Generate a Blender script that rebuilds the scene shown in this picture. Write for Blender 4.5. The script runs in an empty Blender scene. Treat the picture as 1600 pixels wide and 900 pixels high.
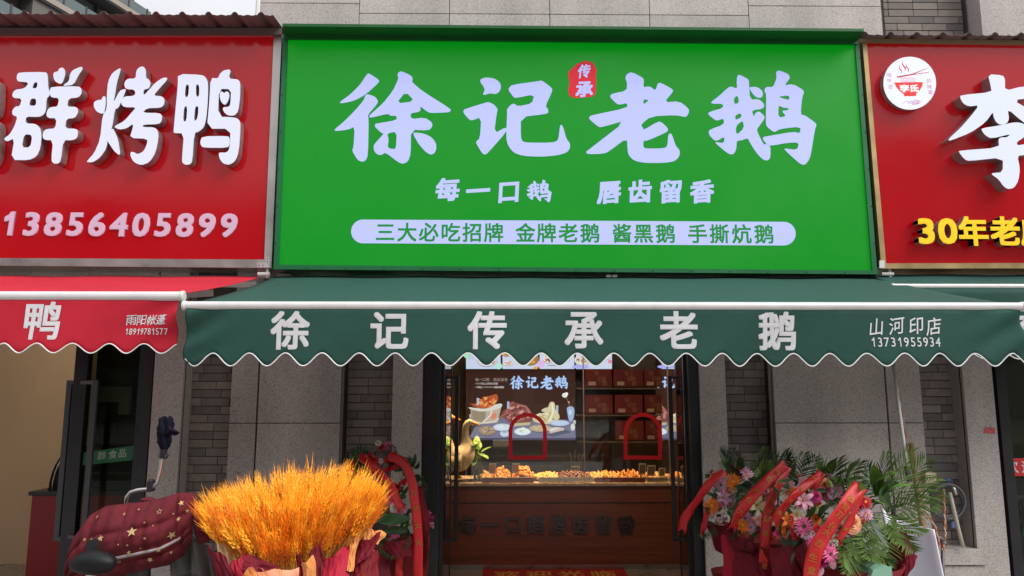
import bpy, bmesh, math, random
from math import sin, cos, pi, radians, sqrt, atan2, tan
from mathutils import Vector, Matrix, Euler
from mathutils.geometry import tessellate_polygon
random.seed(7)
SC = bpy.context.scene
COL = SC.collection

# ------------------------------------------------------------------ camera
CAMZ, FPX, PITCH, YAW = 1.6, 1155.0, radians(8.2), radians(-0.64)
cd = bpy.data.cameras.new('camera'); cam = bpy.data.objects.new('camera', cd); COL.objects.link(cam)
cd.lens = FPX / 1600 * 36; cd.sensor_width = 36; cd.clip_end = 500; cd.clip_start = 0.05
cam.location = (0, 0, CAMZ); cam.rotation_euler = Euler((pi / 2 + PITCH, 0, YAW), 'XYZ')
SC.camera = cam
RM = cam.rotation_euler.to_matrix()

# ------------------------------------------------------------------ sky, sun, exposure
SUN_EL, SUN_AZ = radians(46), radians(122)      # azimuth clockwise from +Y (facade is at +Y)
w = bpy.data.worlds.new("World"); SC.world = w; w.use_nodes = True
nt = w.node_tree; nt.nodes.clear()
sky = nt.nodes.new('ShaderNodeTexSky'); sky.sky_type = 'NISHITA'; sky.sun_disc = False
sky.sun_elevation = SUN_EL; sky.sun_rotation = SUN_AZ; sky.air_density = 1.0; sky.dust_density = 4.0
hsv = nt.nodes.new('ShaderNodeHueSaturation'); hsv.inputs['Saturation'].default_value = 0.18
mx = nt.nodes.new('ShaderNodeMix'); mx.data_type = 'RGBA'; mx.inputs[0].default_value = 0.85
tc = nt.nodes.new('ShaderNodeTexCoord'); sx = nt.nodes.new('ShaderNodeSeparateXYZ'); nt.links.new(tc.outputs['Generated'], sx.inputs[0])
zr = nt.nodes.new('ShaderNodeMapRange'); zr.inputs[1].default_value = 0; zr.inputs[2].default_value = 1; zr.inputs[3].default_value = .30; zr.inputs[4].default_value = 2.0
nt.links.new(sx.outputs[2], zr.inputs[0])                       # overcast sky: three times brighter overhead than at the horizon
cl = nt.nodes.new('ShaderNodeTexNoise'); cl.inputs['Scale'].default_value = 2.5; cl.inputs['Detail'].default_value = 4; nt.links.new(tc.outputs['Generated'], cl.inputs['Vector'])
cr_ = nt.nodes.new('ShaderNodeMapRange'); cr_.inputs[1].default_value = .3; cr_.inputs[2].default_value = .7; cr_.inputs[3].default_value = .88; cr_.inputs[4].default_value = 1.1
nt.links.new(cl.outputs[0], cr_.inputs[0]); mu = nt.nodes.new('ShaderNodeMath'); mu.operation = 'MULTIPLY'; nt.links.new(zr.outputs[0], mu.inputs[0]); nt.links.new(cr_.outputs[0], mu.inputs[1])
sv = nt.nodes.new('ShaderNodeVectorMath'); sv.operation = 'SCALE'; sv.inputs[0].default_value = (9.3, 9.35, 9.9); nt.links.new(mu.outputs[0], sv.inputs['Scale']); nt.links.new(sv.outputs[0], mx.inputs[7])
bgn = nt.nodes.new('ShaderNodeBackground'); bgn.inputs['Strength'].default_value = 0.10
wo = nt.nodes.new('ShaderNodeOutputWorld')
nt.links.new(sky.outputs[0], hsv.inputs['Color']); nt.links.new(hsv.outputs[0], mx.inputs[6])
nt.links.new(mx.outputs[2], bgn.inputs[0]); nt.links.new(bgn.outputs[0], wo.inputs[0])
sl = bpy.data.lights.new('sun', 'SUN'); sl.energy = 3.2; sl.angle = radians(40); sl.color = (1, .96, .92)
so = bpy.data.objects.new('sun', sl); COL.objects.link(so)
sd = Vector((sin(SUN_AZ) * cos(SUN_EL), cos(SUN_AZ) * cos(SUN_EL), sin(SUN_EL)))
so.rotation_euler = sd.to_track_quat('Z', 'Y').to_euler(); so.location = sd * 30
SC.view_settings.view_transform = 'Standard'; SC.view_settings.look = 'None'
SC.view_settings.exposure = 0.0; SC.view_settings.gamma = 1.0; SC.view_settings.use_curve_mapping = False

# ------------------------------------------------------------------ helpers
def P(px, py, Y):
    d = RM @ Vector(((px - 800) / FPX, -(py - 450) / FPX, -1)); t = Y / d.y
    return Vector((d.x * t, Y, CAMZ + d.z * t))
def X(px, Y, py=640): return P(px, py, Y).x
def Z(py, Y, px=800): return P(px, py, Y).z
def S(r, g, b):
    f = lambda c: (c / 255 / 12.92) if c <= 10 else ((c / 255 + .055) / 1.055) ** 2.4
    return (f(r), f(g), f(b))

MC = {}
def mat(name, col, r=.5, m=0, e=None, es=0, var=0, vs=8, bump=0, bs=60, rnd=0, coat=0, sheen=0, spec=.5, trans=0, sss=0):
    if name in MC: return MC[name]
    M = bpy.data.materials.new(name); M.use_nodes = True; MC[name] = M
    n = M.node_tree; b = n.nodes['Principled BSDF']; L = n.links.new
    b.inputs['Base Color'].default_value = (*col, 1); b.inputs['Roughness'].default_value = r
    b.inputs['Metallic'].default_value = m; b.inputs['Coat Weight'].default_value = coat; b.inputs['Coat Roughness'].default_value = .12
    b.inputs['Sheen Weight'].default_value = sheen; b.inputs['Specular IOR Level'].default_value = spec
    if e: b.inputs['Emission Color'].default_value = (*e, 1); b.inputs['Emission Strength'].default_value = es
    if sss: b.inputs['Subsurface Weight'].default_value = sss; b.inputs['Subsurface Scale'].default_value = .02
    g = n.nodes.new('ShaderNodeNewGeometry')
    if var or rnd:
        mxn = n.nodes.new('ShaderNodeMix'); mxn.data_type = 'RGBA'; mxn.blend_type = 'MULTIPLY'; mxn.inputs[0].default_value = 1
        mxn.inputs[6].default_value = (*col, 1)
        val = None
        if var:
            no = n.nodes.new('ShaderNodeTexNoise'); no.inputs['Scale'].default_value = vs; no.inputs['Detail'].default_value = 6
            L(g.outputs['Position'], no.inputs['Vector'])
            mr = n.nodes.new('ShaderNodeMapRange'); mr.inputs[1].default_value = .3; mr.inputs[2].default_value = .7
            mr.inputs[3].default_value = 1 - var; mr.inputs[4].default_value = 1 + var
            L(no.outputs[0], mr.inputs[0]); val = mr.outputs[0]
            rr = n.nodes.new('ShaderNodeMapRange'); rr.inputs[1].default_value = .3; rr.inputs[2].default_value = .7
            rr.inputs[3].default_value = max(0, r - .08); rr.inputs[4].default_value = min(1, r + .1)
            L(no.outputs[0], rr.inputs[0]); L(rr.outputs[0], b.inputs['Roughness'])
        if rnd:
            oi = n.nodes.new('ShaderNodeObjectInfo'); m2 = n.nodes.new('ShaderNodeMapRange')
            m2.inputs[3].default_value = 1 - rnd; m2.inputs[4].default_value = 1 + rnd
            L(oi.outputs['Random'], m2.inputs[0])
            if val:
                mm = n.nodes.new('ShaderNodeMath'); mm.operation = 'MULTIPLY'; L(val, mm.inputs[0]); L(m2.outputs[0], mm.inputs[1]); val = mm.outputs[0]
            else: val = m2.outputs[0]
        cc = n.nodes.new('ShaderNodeCombineColor'); [L(val, cc.inputs[i]) for i in range(3)]
        L(cc.outputs[0], mxn.inputs[7]); L(mxn.outputs[2], b.inputs['Base Color'])
    if bump:
        nb = n.nodes.new('ShaderNodeTexNoise'); nb.inputs['Scale'].default_value = bs; nb.inputs['Detail'].default_value = 5
        L(g.outputs['Position'], nb.inputs['Vector'])
        bp = n.nodes.new('ShaderNodeBump'); bp.inputs['Strength'].default_value = bump; bp.inputs['Distance'].default_value = .01
        L(nb.outputs[0], bp.inputs['Height']); L(bp.outputs[0], b.inputs['Normal'])
    return M

def granite(name, base, dark, light, scale=1.0):
    M = bpy.data.materials.new(name); M.use_nodes = True; n = M.node_tree; L = n.links.new; b = n.nodes['Principled BSDF']
    b.inputs['Roughness'].default_value = .78
    g = n.nodes.new('ShaderNodeNewGeometry')
    v = n.nodes.new('ShaderNodeTexVoronoi'); v.inputs['Scale'].default_value = 210 * scale; L(g.outputs['Position'], v.inputs['Vector'])
    r1 = n.nodes.new('ShaderNodeValToRGB'); r1.color_ramp.interpolation = 'CONSTANT'
    el = r1.color_ramp.elements; el[0].color = (*dark, 1); el[1].position = .10; el[1].color = (*base, 1)
    for p, c in ((.55, tuple(x * 1.12 for x in base)), (.82, light), (.93, tuple(x * .8 for x in base))):
        q = el.new(p); q.color = (*c, 1)
    sp = n.nodes.new('ShaderNodeSeparateColor'); L(v.outputs['Color'], sp.inputs[0]); L(sp.outputs[0], r1.inputs[0])
    no = n.nodes.new('ShaderNodeTexNoise'); no.inputs['Scale'].default_value = 2.2; no.inputs['Detail'].default_value = 8; mpp = n.nodes.new('ShaderNodeMapping'); mpp.inputs['Scale'].default_value = (1.6, 1, .35); L(g.outputs['Position'], mpp.inputs[0]); L(mpp.outputs[0], no.inputs['Vector'])
    mr = n.nodes.new('ShaderNodeMapRange'); mr.inputs[1].default_value = .3; mr.inputs[2].default_value = .7; mr.inputs[3].default_value = .80; mr.inputs[4].default_value = 1.12
    L(no.outputs[0], mr.inputs[0])
    oi = n.nodes.new('ShaderNodeObjectInfo'); m2 = n.nodes.new('ShaderNodeMapRange'); m2.inputs[3].default_value = .92; m2.inputs[4].default_value = 1.06
    L(oi.outputs['Random'], m2.inputs[0]); mm = n.nodes.new('ShaderNodeMath'); mm.operation = 'MULTIPLY'; L(mr.outputs[0], mm.inputs[0]); L(m2.outputs[0], mm.inputs[1])
    vm = n.nodes.new('ShaderNodeVectorMath'); vm.operation = 'SCALE'; L(r1.outputs[0], vm.inputs[0]); L(mm.outputs[0], vm.inputs['Scale'])
    L(vm.outputs[0], b.inputs['Base Color'])
    n2 = n.nodes.new('ShaderNodeTexNoise'); n2.inputs['Scale'].default_value = 220; L(g.outputs['Position'], n2.inputs['Vector'])
    bp = n.nodes.new('ShaderNodeBump'); bp.inputs['Strength'].default_value = .35; bp.inputs['Distance'].default_value = .004
    L(n2.outputs[0], bp.inputs['Height']); L(bp.outputs[0], b.inputs['Normal'])
    MC[name] = M; return M

def glassmat(name, tint=(.9, .95, .93), refl=1.0, ior=1.5):
    M = bpy.data.materials.new(name); M.use_nodes = True; n = M.node_tree; n.nodes.clear(); L = n.links.new
    t = n.nodes.new('ShaderNodeBsdfTransparent'); t.inputs[0].default_value = (*tint, 1)
    gl = n.nodes.new('ShaderNodeBsdfGlossy'); gl.inputs['Roughness'].default_value = .01; gl.inputs[0].default_value = (refl, refl, refl, 1)
    f = n.nodes.new('ShaderNodeFresnel'); f.inputs[0].default_value = ior
    m = n.nodes.new('ShaderNodeMixShader'); o = n.nodes.new('ShaderNodeOutputMaterial')
    L(f.outputs[0], m.inputs[0]); L(t.outputs[0], m.inputs[1]); L(gl.outputs[0], m.inputs[2]); L(m.outputs[0], o.inputs[0])
    MC[name] = M; return M

class MB:
    def __init__(s): s.v = []; s.f = []; s.c = []
    def add(s, vs, fs, col=None):
        o = len(s.v); s.v += [tuple(p) for p in vs]; s.f += [tuple(i + o for i in f) for f in fs]
        s.c += [col] * len(fs); return s
    def box(s, x0, x1, y0, y1, z0, z1, col=None):
        if x0 > x1: x0, x1 = x1, x0
        if z0 > z1: z0, z1 = z1, z0
        if y0 > y1: y0, y1 = y1, y0
        v = [(x0, y0, z0), (x1, y0, z0), (x1, y1, z0), (x0, y1, z0), (x0, y0, z1), (x1, y0, z1), (x1, y1, z1), (x0, y1, z1)]
        return s.add(v, [(0, 3, 2, 1), (4, 5, 6, 7), (0, 1, 5, 4), (1, 2, 6, 5), (2, 3, 7, 6), (3, 0, 4, 7)], col)
    def prism(s, ring, y0, y1, col=None):     # ring of (x,z), front at y0
        n = len(ring); v = [(x, y0, z) for x, z in ring] + [(x, y1, z) for x, z in ring]
        t = tessellate_polygon([[Vector((x, z, 0)) for x, z in ring]])
        area = sum(ring[i][0] * ring[(i + 1) % n][1] - ring[(i + 1) % n][0] * ring[i][1] for i in range(n))
        f = [tuple(q) for q in t] + [tuple(i + n for i in reversed(q)) for q in t] + [(i, (i + 1) % n, (i + 1) % n + n, i + n) for i in range(n)]
        return s.add(v, f, col)
    def bar(s, a, b, wx, wy, up=Vector((0, 0, 1)), col=None):
        a = Vector(a); b = Vector(b); d = (b - a).normalized()
        if abs(d.dot(up)) > .95: up = Vector((0, 1, 0))
        u = d.cross(up).normalized() * wx / 2; k = u.cross(d).normalized() * wy / 2
        v = [a - u - k, a + u - k, a + u + k, a - u + k, b - u - k, b + u - k, b + u + k, b - u + k]
        return s.add(v, [(0, 3, 2, 1), (4, 5, 6, 7), (0, 1, 5, 4), (1, 2, 6, 5), (2, 3, 7, 6), (3, 0, 4, 7)], col)
    def tube(s, pts, r, n=8, cap=True, col=None):
        pts = [Vector(p) for p in pts]; m = len(pts); rs = r if isinstance(r, (list, tuple)) else [r] * m
        v = []; f = []; pu = None
        for i, p in enumerate(pts):
            d = (pts[min(i + 1, m - 1)] - pts[max(i - 1, 0)]).normalized()
            if pu is None: pu = Vector((0, 0, 1)) if abs(d.z) < .9 else Vector((1, 0, 0))
            u = (pu - d * pu.dot(d)).normalized(); k = d.cross(u); pu = u
            v += [p + (u * cos(2 * pi * j / n) + k * sin(2 * pi * j / n)) * rs[i] for j in range(n)]
        for i in range(m - 1):
            for j in range(n): f.append((i * n + j, i * n + (j + 1) % n, (i + 1) * n + (j + 1) % n, (i + 1) * n + j))
        if cap: f.append(tuple(range(n - 1, -1, -1))); f.append(tuple((m - 1) * n + j for j in range(n)))
        return s.add(v, f, col)
    def lathe(s, c, prof, n=16, axis='z', col=None):   # prof: (r, h)
        v = []; f = []; c = Vector(c)
        for r, h in prof:
            for j in range(n):
                a = 2 * pi * j / n
                v.append(c + (Vector((r * cos(a), r * sin(a), h)) if axis == 'z' else Vector((r * cos(a), h, r * sin(a)))))
        for i in range(len(prof) - 1):
            for j in range(n): f.append((i * n + j, i * n + (j + 1) % n, (i + 1) * n + (j + 1) % n, (i + 1) * n + j))
        f.append(tuple(range(n - 1, -1, -1))); f.append(tuple((len(prof) - 1) * n + j for j in range(n)))
        return s.add(v, f, col)
    def ball(s, c, rx, ry, rz, n=10, m=7, jit=0, col=None, rot=None):
        v = []; f = []; c = Vector(c)
        for i in range(m + 1):
            t = pi * i / m
            for j in range(n):
                a = 2 * pi * j / n; k = 1 + random.uniform(-jit, jit)
                q = Vector((rx * sin(t) * cos(a) * k, ry * sin(t) * sin(a) * k, rz * cos(t) * k))
                if rot: q = rot @ q
                v.append(c + q)
        for i in range(m):
            for j in range(n): f.append((i * n + j, (i + 1) * n + j, (i + 1) * n + (j + 1) % n, i * n + (j + 1) % n))
        return s.add(v, f, col)
    def grid(s, fn, nu, nv, closed=False, col=None):
        v = [fn(i / nu, j / nv) for j in range(nv + 1) for i in range(nu + 1)]
        f = [(j * (nu + 1) + i, j * (nu + 1) + i + 1, (j + 1) * (nu + 1) + i + 1, (j + 1) * (nu + 1) + i) for j in range(nv) for i in range(nu)]
        return s.add(v, f, col)
    def mesh(s, name, mats, smooth=False, org=(0, 0, 0)):
        m = bpy.data.meshes.new(name); o = Vector(org)
        m.from_pydata([Vector(p) - o for p in s.v], [], s.f)
        ms = mats if isinstance(mats, (list, tuple)) else [mats]
        for q in ms: m.materials.append(q)
        if any(c is not None for c in s.c):
            if isinstance(next(c for c in s.c if c is not None), int):
                for p, c in zip(m.polygons, s.c): p.material_index = c or 0
            else:
                at = m.color_attributes.new('Col', 'FLOAT_COLOR', 'CORNER')
                for p, c in zip(m.polygons, s.c):
                    for li in p.loop_indices: at.data[li].color = (*c, 1)
        if smooth:
            for p in m.polygons: p.use_smooth = True
        return m

ORG = {}
def tag(o, label=None, cat=None, group=None, kind=None):
    for k, v in (('label', label), ('category', cat), ('group', group), ('kind', kind)):
        if v: o[k] = v
    return o
def thing(name, loc, label, cat, group=None):
    o = bpy.data.objects.new(name, None); COL.objects.link(o); o.location = loc; o.empty_display_size = .1
    ORG[o.name] = Vector(loc); return tag(o, label, cat, group)
def obj(name, mb, m, parent=None, smooth=False, loc=None, kind=None, label=None, bev=0, sol=0, sub=0):
    if parent is not None: org = ORG[parent.name]
    else: org = Vector(loc) if loc is not None else Vector((0, 0, 0))
    me = mb.mesh(name, m, smooth, org) if isinstance(mb, MB) else mb
    o = bpy.data.objects.new(name, me); COL.objects.link(o); ORG[o.name] = org
    if parent is not None: o.parent = parent
    else: o.location = org
    if sol: q = o.modifiers.new('s', 'SOLIDIFY'); q.thickness = sol; q.offset = 0
    if bev: q = o.modifiers.new('b', 'BEVEL'); q.width = bev; q.segments = 2; q.limit_method = 'ANGLE'; q.harden_normals = False
    if sub: q = o.modifiers.new('u', 'SUBSURF'); q.levels = sub; q.render_levels = sub
    if kind: o['kind'] = kind
    if label: o['label'] = label
    return o
def place(name, me, parent, loc, rot=None, scale=None):    # shared mesh as a part; loc in world
    o = bpy.data.objects.new(name, me); COL.objects.link(o); o.parent = parent
    o.location = Vector(loc) - ORG[parent.name]; ORG[o.name] = ORG[parent.name]
    if rot is not None:
        if isinstance(rot, Matrix): o.rotation_euler = rot.to_euler()
        else: o.rotation_euler = rot
    if scale is not None: o.scale = scale if hasattr(scale, '__len__') else (scale,) * 3
    return o
def frame(n, roll=0):      # matrix whose Z is n
    q = Vector(n).to_track_quat('Z', 'Y').to_matrix(); return q @ Matrix.Rotation(roll, 3, 'Z')

def chaik(r, k=.22, it=1):
    for _ in range(it):
        o = []
        for i in range(len(r)):
            a, b = r[i], r[(i + 1) % len(r)]
            o += [(a[0] + (b[0] - a[0]) * k, a[1] + (b[1] - a[1]) * k), (a[0] + (b[0] - a[0]) * (1 - k), a[1] + (b[1] - a[1]) * (1 - k))]
        r = o
    return r
def fill(rings, t=0.0):      # rings in (x,z): list of rings, even-odd; returns verts, faces with front at y=0, back y=t
    cu = bpy.data.curves.new('c', 'CURVE'); cu.dimensions = '2D'; cu.fill_mode = 'BOTH'; cu.extrude = t / 2
    for r in rings:
        s = cu.splines.new('POLY'); s.points.add(len(r) - 1); s.use_cyclic_u = True
        for i, (a, b) in enumerate(r): s.points[i].co = (a, b, 0, 1)
    ob = bpy.data.objects.new('c', cu); me = bpy.data.meshes.new_from_object(ob)
    v = [(p.co.x, -p.co.z + t / 2, p.co.y) for p in me.vertices]; f = [tuple(p.vertices) for p in me.polygons]
    bpy.data.objects.remove(ob); bpy.data.curves.remove(cu); bpy.data.meshes.remove(me)
    return v, f
GC = {}
def glyph(ch, bold=0.0, t=0.0):    # em units, em box centred on 0; thickened by stacking shifted copies
    k = (ch, bold, t)
    if k in GC: return GC[k]
    cu = bpy.data.curves.new('t', 'FONT'); cu.body = ch; cu.size = 1; cu.extrude = t / 2; cu.resolution_u = 3
    ob = bpy.data.objects.new('t', cu); me = bpy.data.meshes.new_from_object(ob)
    v = [(p.co.x, -p.co.z + t / 2, p.co.y) for p in me.vertices]; f = [tuple(p.vertices) for p in me.polygons]
    if ord(ch) < 128:
        xs = [q[0] for q in v]; cx = (min(xs) + max(xs)) / 2; zs = [q[2] for q in v]; cz = (min(zs) + max(zs)) / 2
    else: cx, cz = .5, .38
    v = [(a - cx, b, c - cz) for a, b, c in v]
    if ch == '1': v, f = fill([[(.10, -.34), (.10, .36), (.03, .36), (-.02, .27), (-.14, .19), (-.14, .10), (.015, .17), (.015, -.34)]], t)
    bpy.data.objects.remove(ob); bpy.data.curves.remove(cu); bpy.data.meshes.remove(me)
    if bold > .004:
        V = []; F = []; n = len(v)
        sh = [(0, 0), (1, 1), (1, -1), (-1, 1), (-1, -1), (1, 0), (-1, 0), (0, 1), (0, -1)]
        for i, (dx, dz) in enumerate(sh):
            V += [(a + dx * bold, b + i * .0012, c + dz * bold) for a, b, c in v]; F += [tuple(q + i * n for q in g) for g in f]
        v, f = V, F
    GC[k] = (v, f); return v, f
def char(mb, ch, px, py, em, Y, sx=1.0, bold=.02, t=0.0, shear=0, slant=0, yf=None, dy=0, col=None):
    """add one character, centre at pixel (px,py) on plane Y, em in pixels"""
    c = P(px, py, Y); h = (P(px, py - em / 2, Y) - P(px, py + em / 2, Y)).z
    v, f = glyph(ch, bold, t / h if t else 0.0)
    out = []
    for a, b, z in v:
        x = c.x + (a * sx + z * slant) * h; zz = c.z + (z + a * shear) * h; y = Y + b * h + dy
        if yf: y = yf(x, zz) + b * h + dy
        out.append((x, y, zz))
    return mb.add(out, f, col)

# ------------------------------------------------------------------ traced lettering, in photograph pixels
TR = {}
def tr(name, ox, oy, s, groups): TR[name] = [[chaik([(ox + a * s, oy + b * s) for a, b in ring]) for ring in g] for g in groups]
tr('徐', 500, 80, .25, [
 [[(305,137),(370,180),(368,195),(290,268),(215,310),(130,327),(123,317),(190,270),(250,210),(292,145)]],
 [[(300,268),(345,285),(363,310),(358,330),(297,400),(305,420),(300,650),(285,685),(262,692),(235,680),(200,622),(210,600),(217,470),(180,490),(95,500),(90,490),(150,440),(220,370),(275,305),(283,275)]],
 [[(510,125),(575,155),(580,180),(573,192),(640,250),(815,360),(817,375),(800,383),(690,387),(670,378),(625,343),(630,365),(620,380),(565,388),(570,425),(655,415),(700,445),(703,470),(680,497),(568,490),(568,640),(550,690),(520,705),(490,695),(408,632),(385,650),(355,645),(337,620),(335,590),(350,570),(400,515),(385,513),(345,475),(342,458),(355,452),(480,432),(478,403),(440,405),(425,390),(318,417),(307,410),(312,398),(390,330),(455,250),(492,170),(484,150),(490,132)],
  [(535,253),(592,313),(477,328)], [(480,502),(475,605),(462,613),(422,605),(430,550),(418,515)]],
 [[(590,508),(650,515),(700,540),(725,575),(728,610),(715,640),(690,648),(660,630),(620,585),(590,535),(584,515)]]])
tr('记', 500, 80, .25, [
 [[(1000,190),(1005,175),(1035,163),(1090,170),(1125,195),(1132,225),(1120,255),(1100,268),(1060,263),(1025,275),(1018,265),(1030,245),(1025,225)]],
 [[(1055,318),(1090,335),(1112,365),(1105,385),(1088,515),(1165,473),(1165,505),(1050,635),(1032,647),(1015,640),(975,575),(978,562),(1000,545),(1008,412),(950,433),(935,430),(898,388),(896,372),(905,362),(1040,320)]],
 [[(1385,182),(1450,230),(1452,250),(1408,345),(1425,360),(1427,385),(1410,393),(1255,412),(1255,540),(1265,565),(1300,572),(1450,572),(1485,560),(1493,530),(1500,465),(1510,460),(1520,475),(1540,550),(1563,575),(1562,610),(1540,635),(1480,652),(1380,660),(1270,655),(1210,635),(1175,590),(1163,540),(1170,380),(1167,365),(1195,332),(1215,328),(1235,345),(1325,328),(1340,270),(1225,293),(1210,288),(1178,245),(1180,232),(1200,210),(1370,187)]]])
tr('老', 880, 80, .2625, [
 [[(405,122),(478,160),(480,178),(477,215),(515,208),(550,235),(562,192),(580,187),(650,225),(655,240),(600,305),(690,297),(745,340),(750,360),(738,385),(725,392),(670,380),(520,388),(460,440),(475,455),(477,470),(565,418),(585,422),(620,455),(625,472),(610,485),(500,533),(477,533),(477,570),(490,580),(600,578),(620,565),(625,500),(635,487),(648,497),(670,565),(695,590),(692,625),(665,655),(600,665),(480,665),(420,650),(390,620),(383,590),(380,515),(270,598),(240,610),(145,613),(135,600),(150,588),(380,410),(225,453),(210,450),(155,405),(155,390),(175,380),(380,338),(382,308),(340,318),(320,315),(280,275),(280,262),(295,252),(378,235),(380,185),(370,165),(375,140)],
  [(477,287),(512,290),(478,318)]]])
tr('鹅', 1100, 100, .1889, [
 [[(275,95),(295,88),(365,125),(372,145),(380,295),(450,290),(490,320),(500,350),(480,372),(395,382),(412,440),(425,405),(455,390),(500,430),(500,455),(440,535),(440,560),(490,660),(505,668),(520,655),(550,680),(550,760),(540,790),(515,800),(480,785),(430,730),(380,650),(362,612),(310,632),(270,635),(268,700),(250,740),(225,750),(190,735),(95,655),(98,645),(165,655),(170,600),(110,635),(85,632),(45,590),(38,560),(50,542),(165,500),(163,450),(110,468),(90,462),(38,420),(35,405),(55,393),(155,365),(160,330),(65,328),(58,315),(130,260),(200,195),(225,185),(275,205),(270,150)],
  [(245,285),(280,258),(290,322),(252,332)], [(258,425),(305,405),(312,440),(260,465)], [(320,465),(332,530),(268,590),(262,515)]],
 [[(385,190),(440,190),(480,220),(488,250),(480,275),(455,282),(420,268),(385,220),(375,200)]],
 [[(595,65),(620,53),(690,80),(710,105),(705,125),(665,178),(735,165),(820,215),(827,240),(812,270),(797,420),(835,425),(925,490),(930,510),(918,535),(885,740),(870,790),(840,830),(815,835),(780,815),(665,710),(668,698),(770,712),(785,650),(690,652),(552,678),(520,665),(485,625),(490,605),(510,600),(740,560),(795,575),(797,518),(625,538),(590,562),(570,560),(520,520),(510,490),(515,250),(498,225),(505,200),(525,188),(570,195),(600,120)],
  [(615,270),(705,260),(705,300),(640,282)], [(615,340),(650,362),(700,365),(697,382),(640,388),(680,432),(615,445)]]])
tr('群', 0, 95, .1889, [
 [[(160,95),(375,92),(395,110),(400,230),(412,250),(410,290),(385,310),(380,420),(350,455),(310,465),(215,460),(212,518),(290,520),(330,550),(345,610),(335,720),(305,790),(240,822),(90,820),(120,640),(60,668),(38,655),(35,640),(80,610),(120,540),(145,462),(105,450),(98,415),(125,378),(165,375),(180,312),(115,308),(98,285),(120,240),(205,228),(240,178),(150,172),(138,150),(140,115)],
  [(285,178),(310,178),(305,225),(265,228)], [(255,312),(298,312),(298,370),(240,372)], [(200,608),(255,610),(265,640),(250,715),(180,718)]],
 [[(480,88),(490,62),(520,55),(540,80),(540,120),(515,188),(490,190),(450,165),(440,120),(445,98),(465,90)]],
 [[(640,60),(675,48),(688,65),(650,120),(610,200),(530,208),(525,200),(570,170),(580,110),(600,80)]],
 [[(430,215),(650,210),(675,230),(678,270),(650,305),(570,312),(555,380),(620,380),(645,395),(648,430),(620,475),(550,480),(540,560),(630,562),(648,585),(640,640),(600,658),(525,658),(505,830),(480,852),(445,850),(425,825),(440,658),(370,655),(352,630),(360,585),(385,565),(460,560),(468,475),(400,475),(382,445),(400,395),(430,382),(478,380),(490,308),(430,305),(412,280),(415,235)]]])
tr('烤', 130, 95, .1889, [
 [[(305,58),(312,72),(278,180),(262,290),(250,345),(300,250),(330,235),(355,235),(345,265),(310,350),(290,390),(262,400),(240,555),(205,610),(195,720),(140,800),(80,840),(30,838),(35,825),(90,765),(140,650),(160,450),(195,400),(195,290),(205,170),(240,100)]],
 [[(100,335),(130,322),(150,325),(160,300),(175,290),(188,305),(186,370),(175,430),(155,440),(110,420),(88,380),(88,345)]],
 [[(190,605),(215,590),(240,560),(255,570),(290,650),(308,770),(295,780),(255,745),(215,685),(188,640)]],
 [[(440,80),(470,50),(500,48),(520,75),(520,145),(545,155),(560,190),(545,230),(500,240),(500,290),(545,240),(600,180),(660,140),(695,140),(695,160),(640,220),(580,290),(650,292),(675,320),(670,365),(640,390),(530,392),(490,430),(630,432),(655,455),(650,500),(625,525),(500,528),(490,548),(590,550),(620,580),(625,640),(600,760),(550,840),(480,865),(420,840),(392,790),(392,755),(420,755),(450,775),(500,750),(525,700),(535,645),(385,640),(410,560),(415,520),(360,560),(300,570),(258,550),(270,535),(340,500),(400,430),(440,385),(345,385),(318,365),(315,330),(340,295),(430,290),(430,240),(355,235),(338,200),(350,165),(375,148),(435,148)]]])
tr('鸭', 260, 95, .1889, [
 [[(95,108),(290,115),(325,135),(345,180),(345,300),(330,480),(310,550),(270,585),(230,598),(215,830),(195,858),(155,860),(130,840),(130,800),(145,600),(60,598),(60,575),(75,400),(95,200)],
  [(160,198),(188,198),(180,298),(152,298)], [(245,193),(268,200),(272,230),(270,295),(245,295)], [(147,378),(173,378),(165,500),(138,500)], [(238,377),(265,377),(262,440),(250,490),(228,497)]],
 [[(365,142),(430,145),(440,110),(475,78),(535,70),(515,148),(590,152),(612,180),(610,300),(595,420),(560,455),(510,452),(475,425),(463,385),(520,380),(530,350),(535,235),(435,232),(428,462),(570,468),(605,490),(615,540),(600,750),(570,830),(520,862),(470,850),(440,810),(432,770),(440,758),(500,760),(525,720),(530,562),(335,562),(355,340)]],
 [[(445,262),(460,252),(478,268),(498,252),(518,262),(522,300),(508,340),(485,368),(455,345),(440,300)]],
 [[(300,625),(510,622),(525,645),(525,690),(510,720),(310,720),(285,700),(280,665)]]])
tr('李', 1470, 100, .2334, [
 [[(315,68),(415,75),(430,100),(430,180),(550,148),(640,160),(620,225),(485,242),(600,310),(720,360),(700,385),(600,420),(540,380),(447,300),(458,370),(440,400),(400,408),(370,390),(352,350),(350,320),(300,390),(200,460),(60,515),(48,505),(130,430),(200,350),(258,275),(190,285),(150,265),(128,225),(135,208),(340,188),(335,150)]],
 [[(275,430),(400,410),(500,388),(560,400),(590,450),(560,490),(508,522),(512,545),(557,538),(640,530),(640,600),(557,610),(512,615),(530,700),(520,780),(490,830),(450,838),(420,820),(385,770),(340,740),(345,730),(415,725),(415,625),(190,650),(160,640),(120,590),(125,580),(390,560),(385,500),(410,490),(440,492),(470,468),(340,500),(300,480),(272,445)]]])
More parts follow.
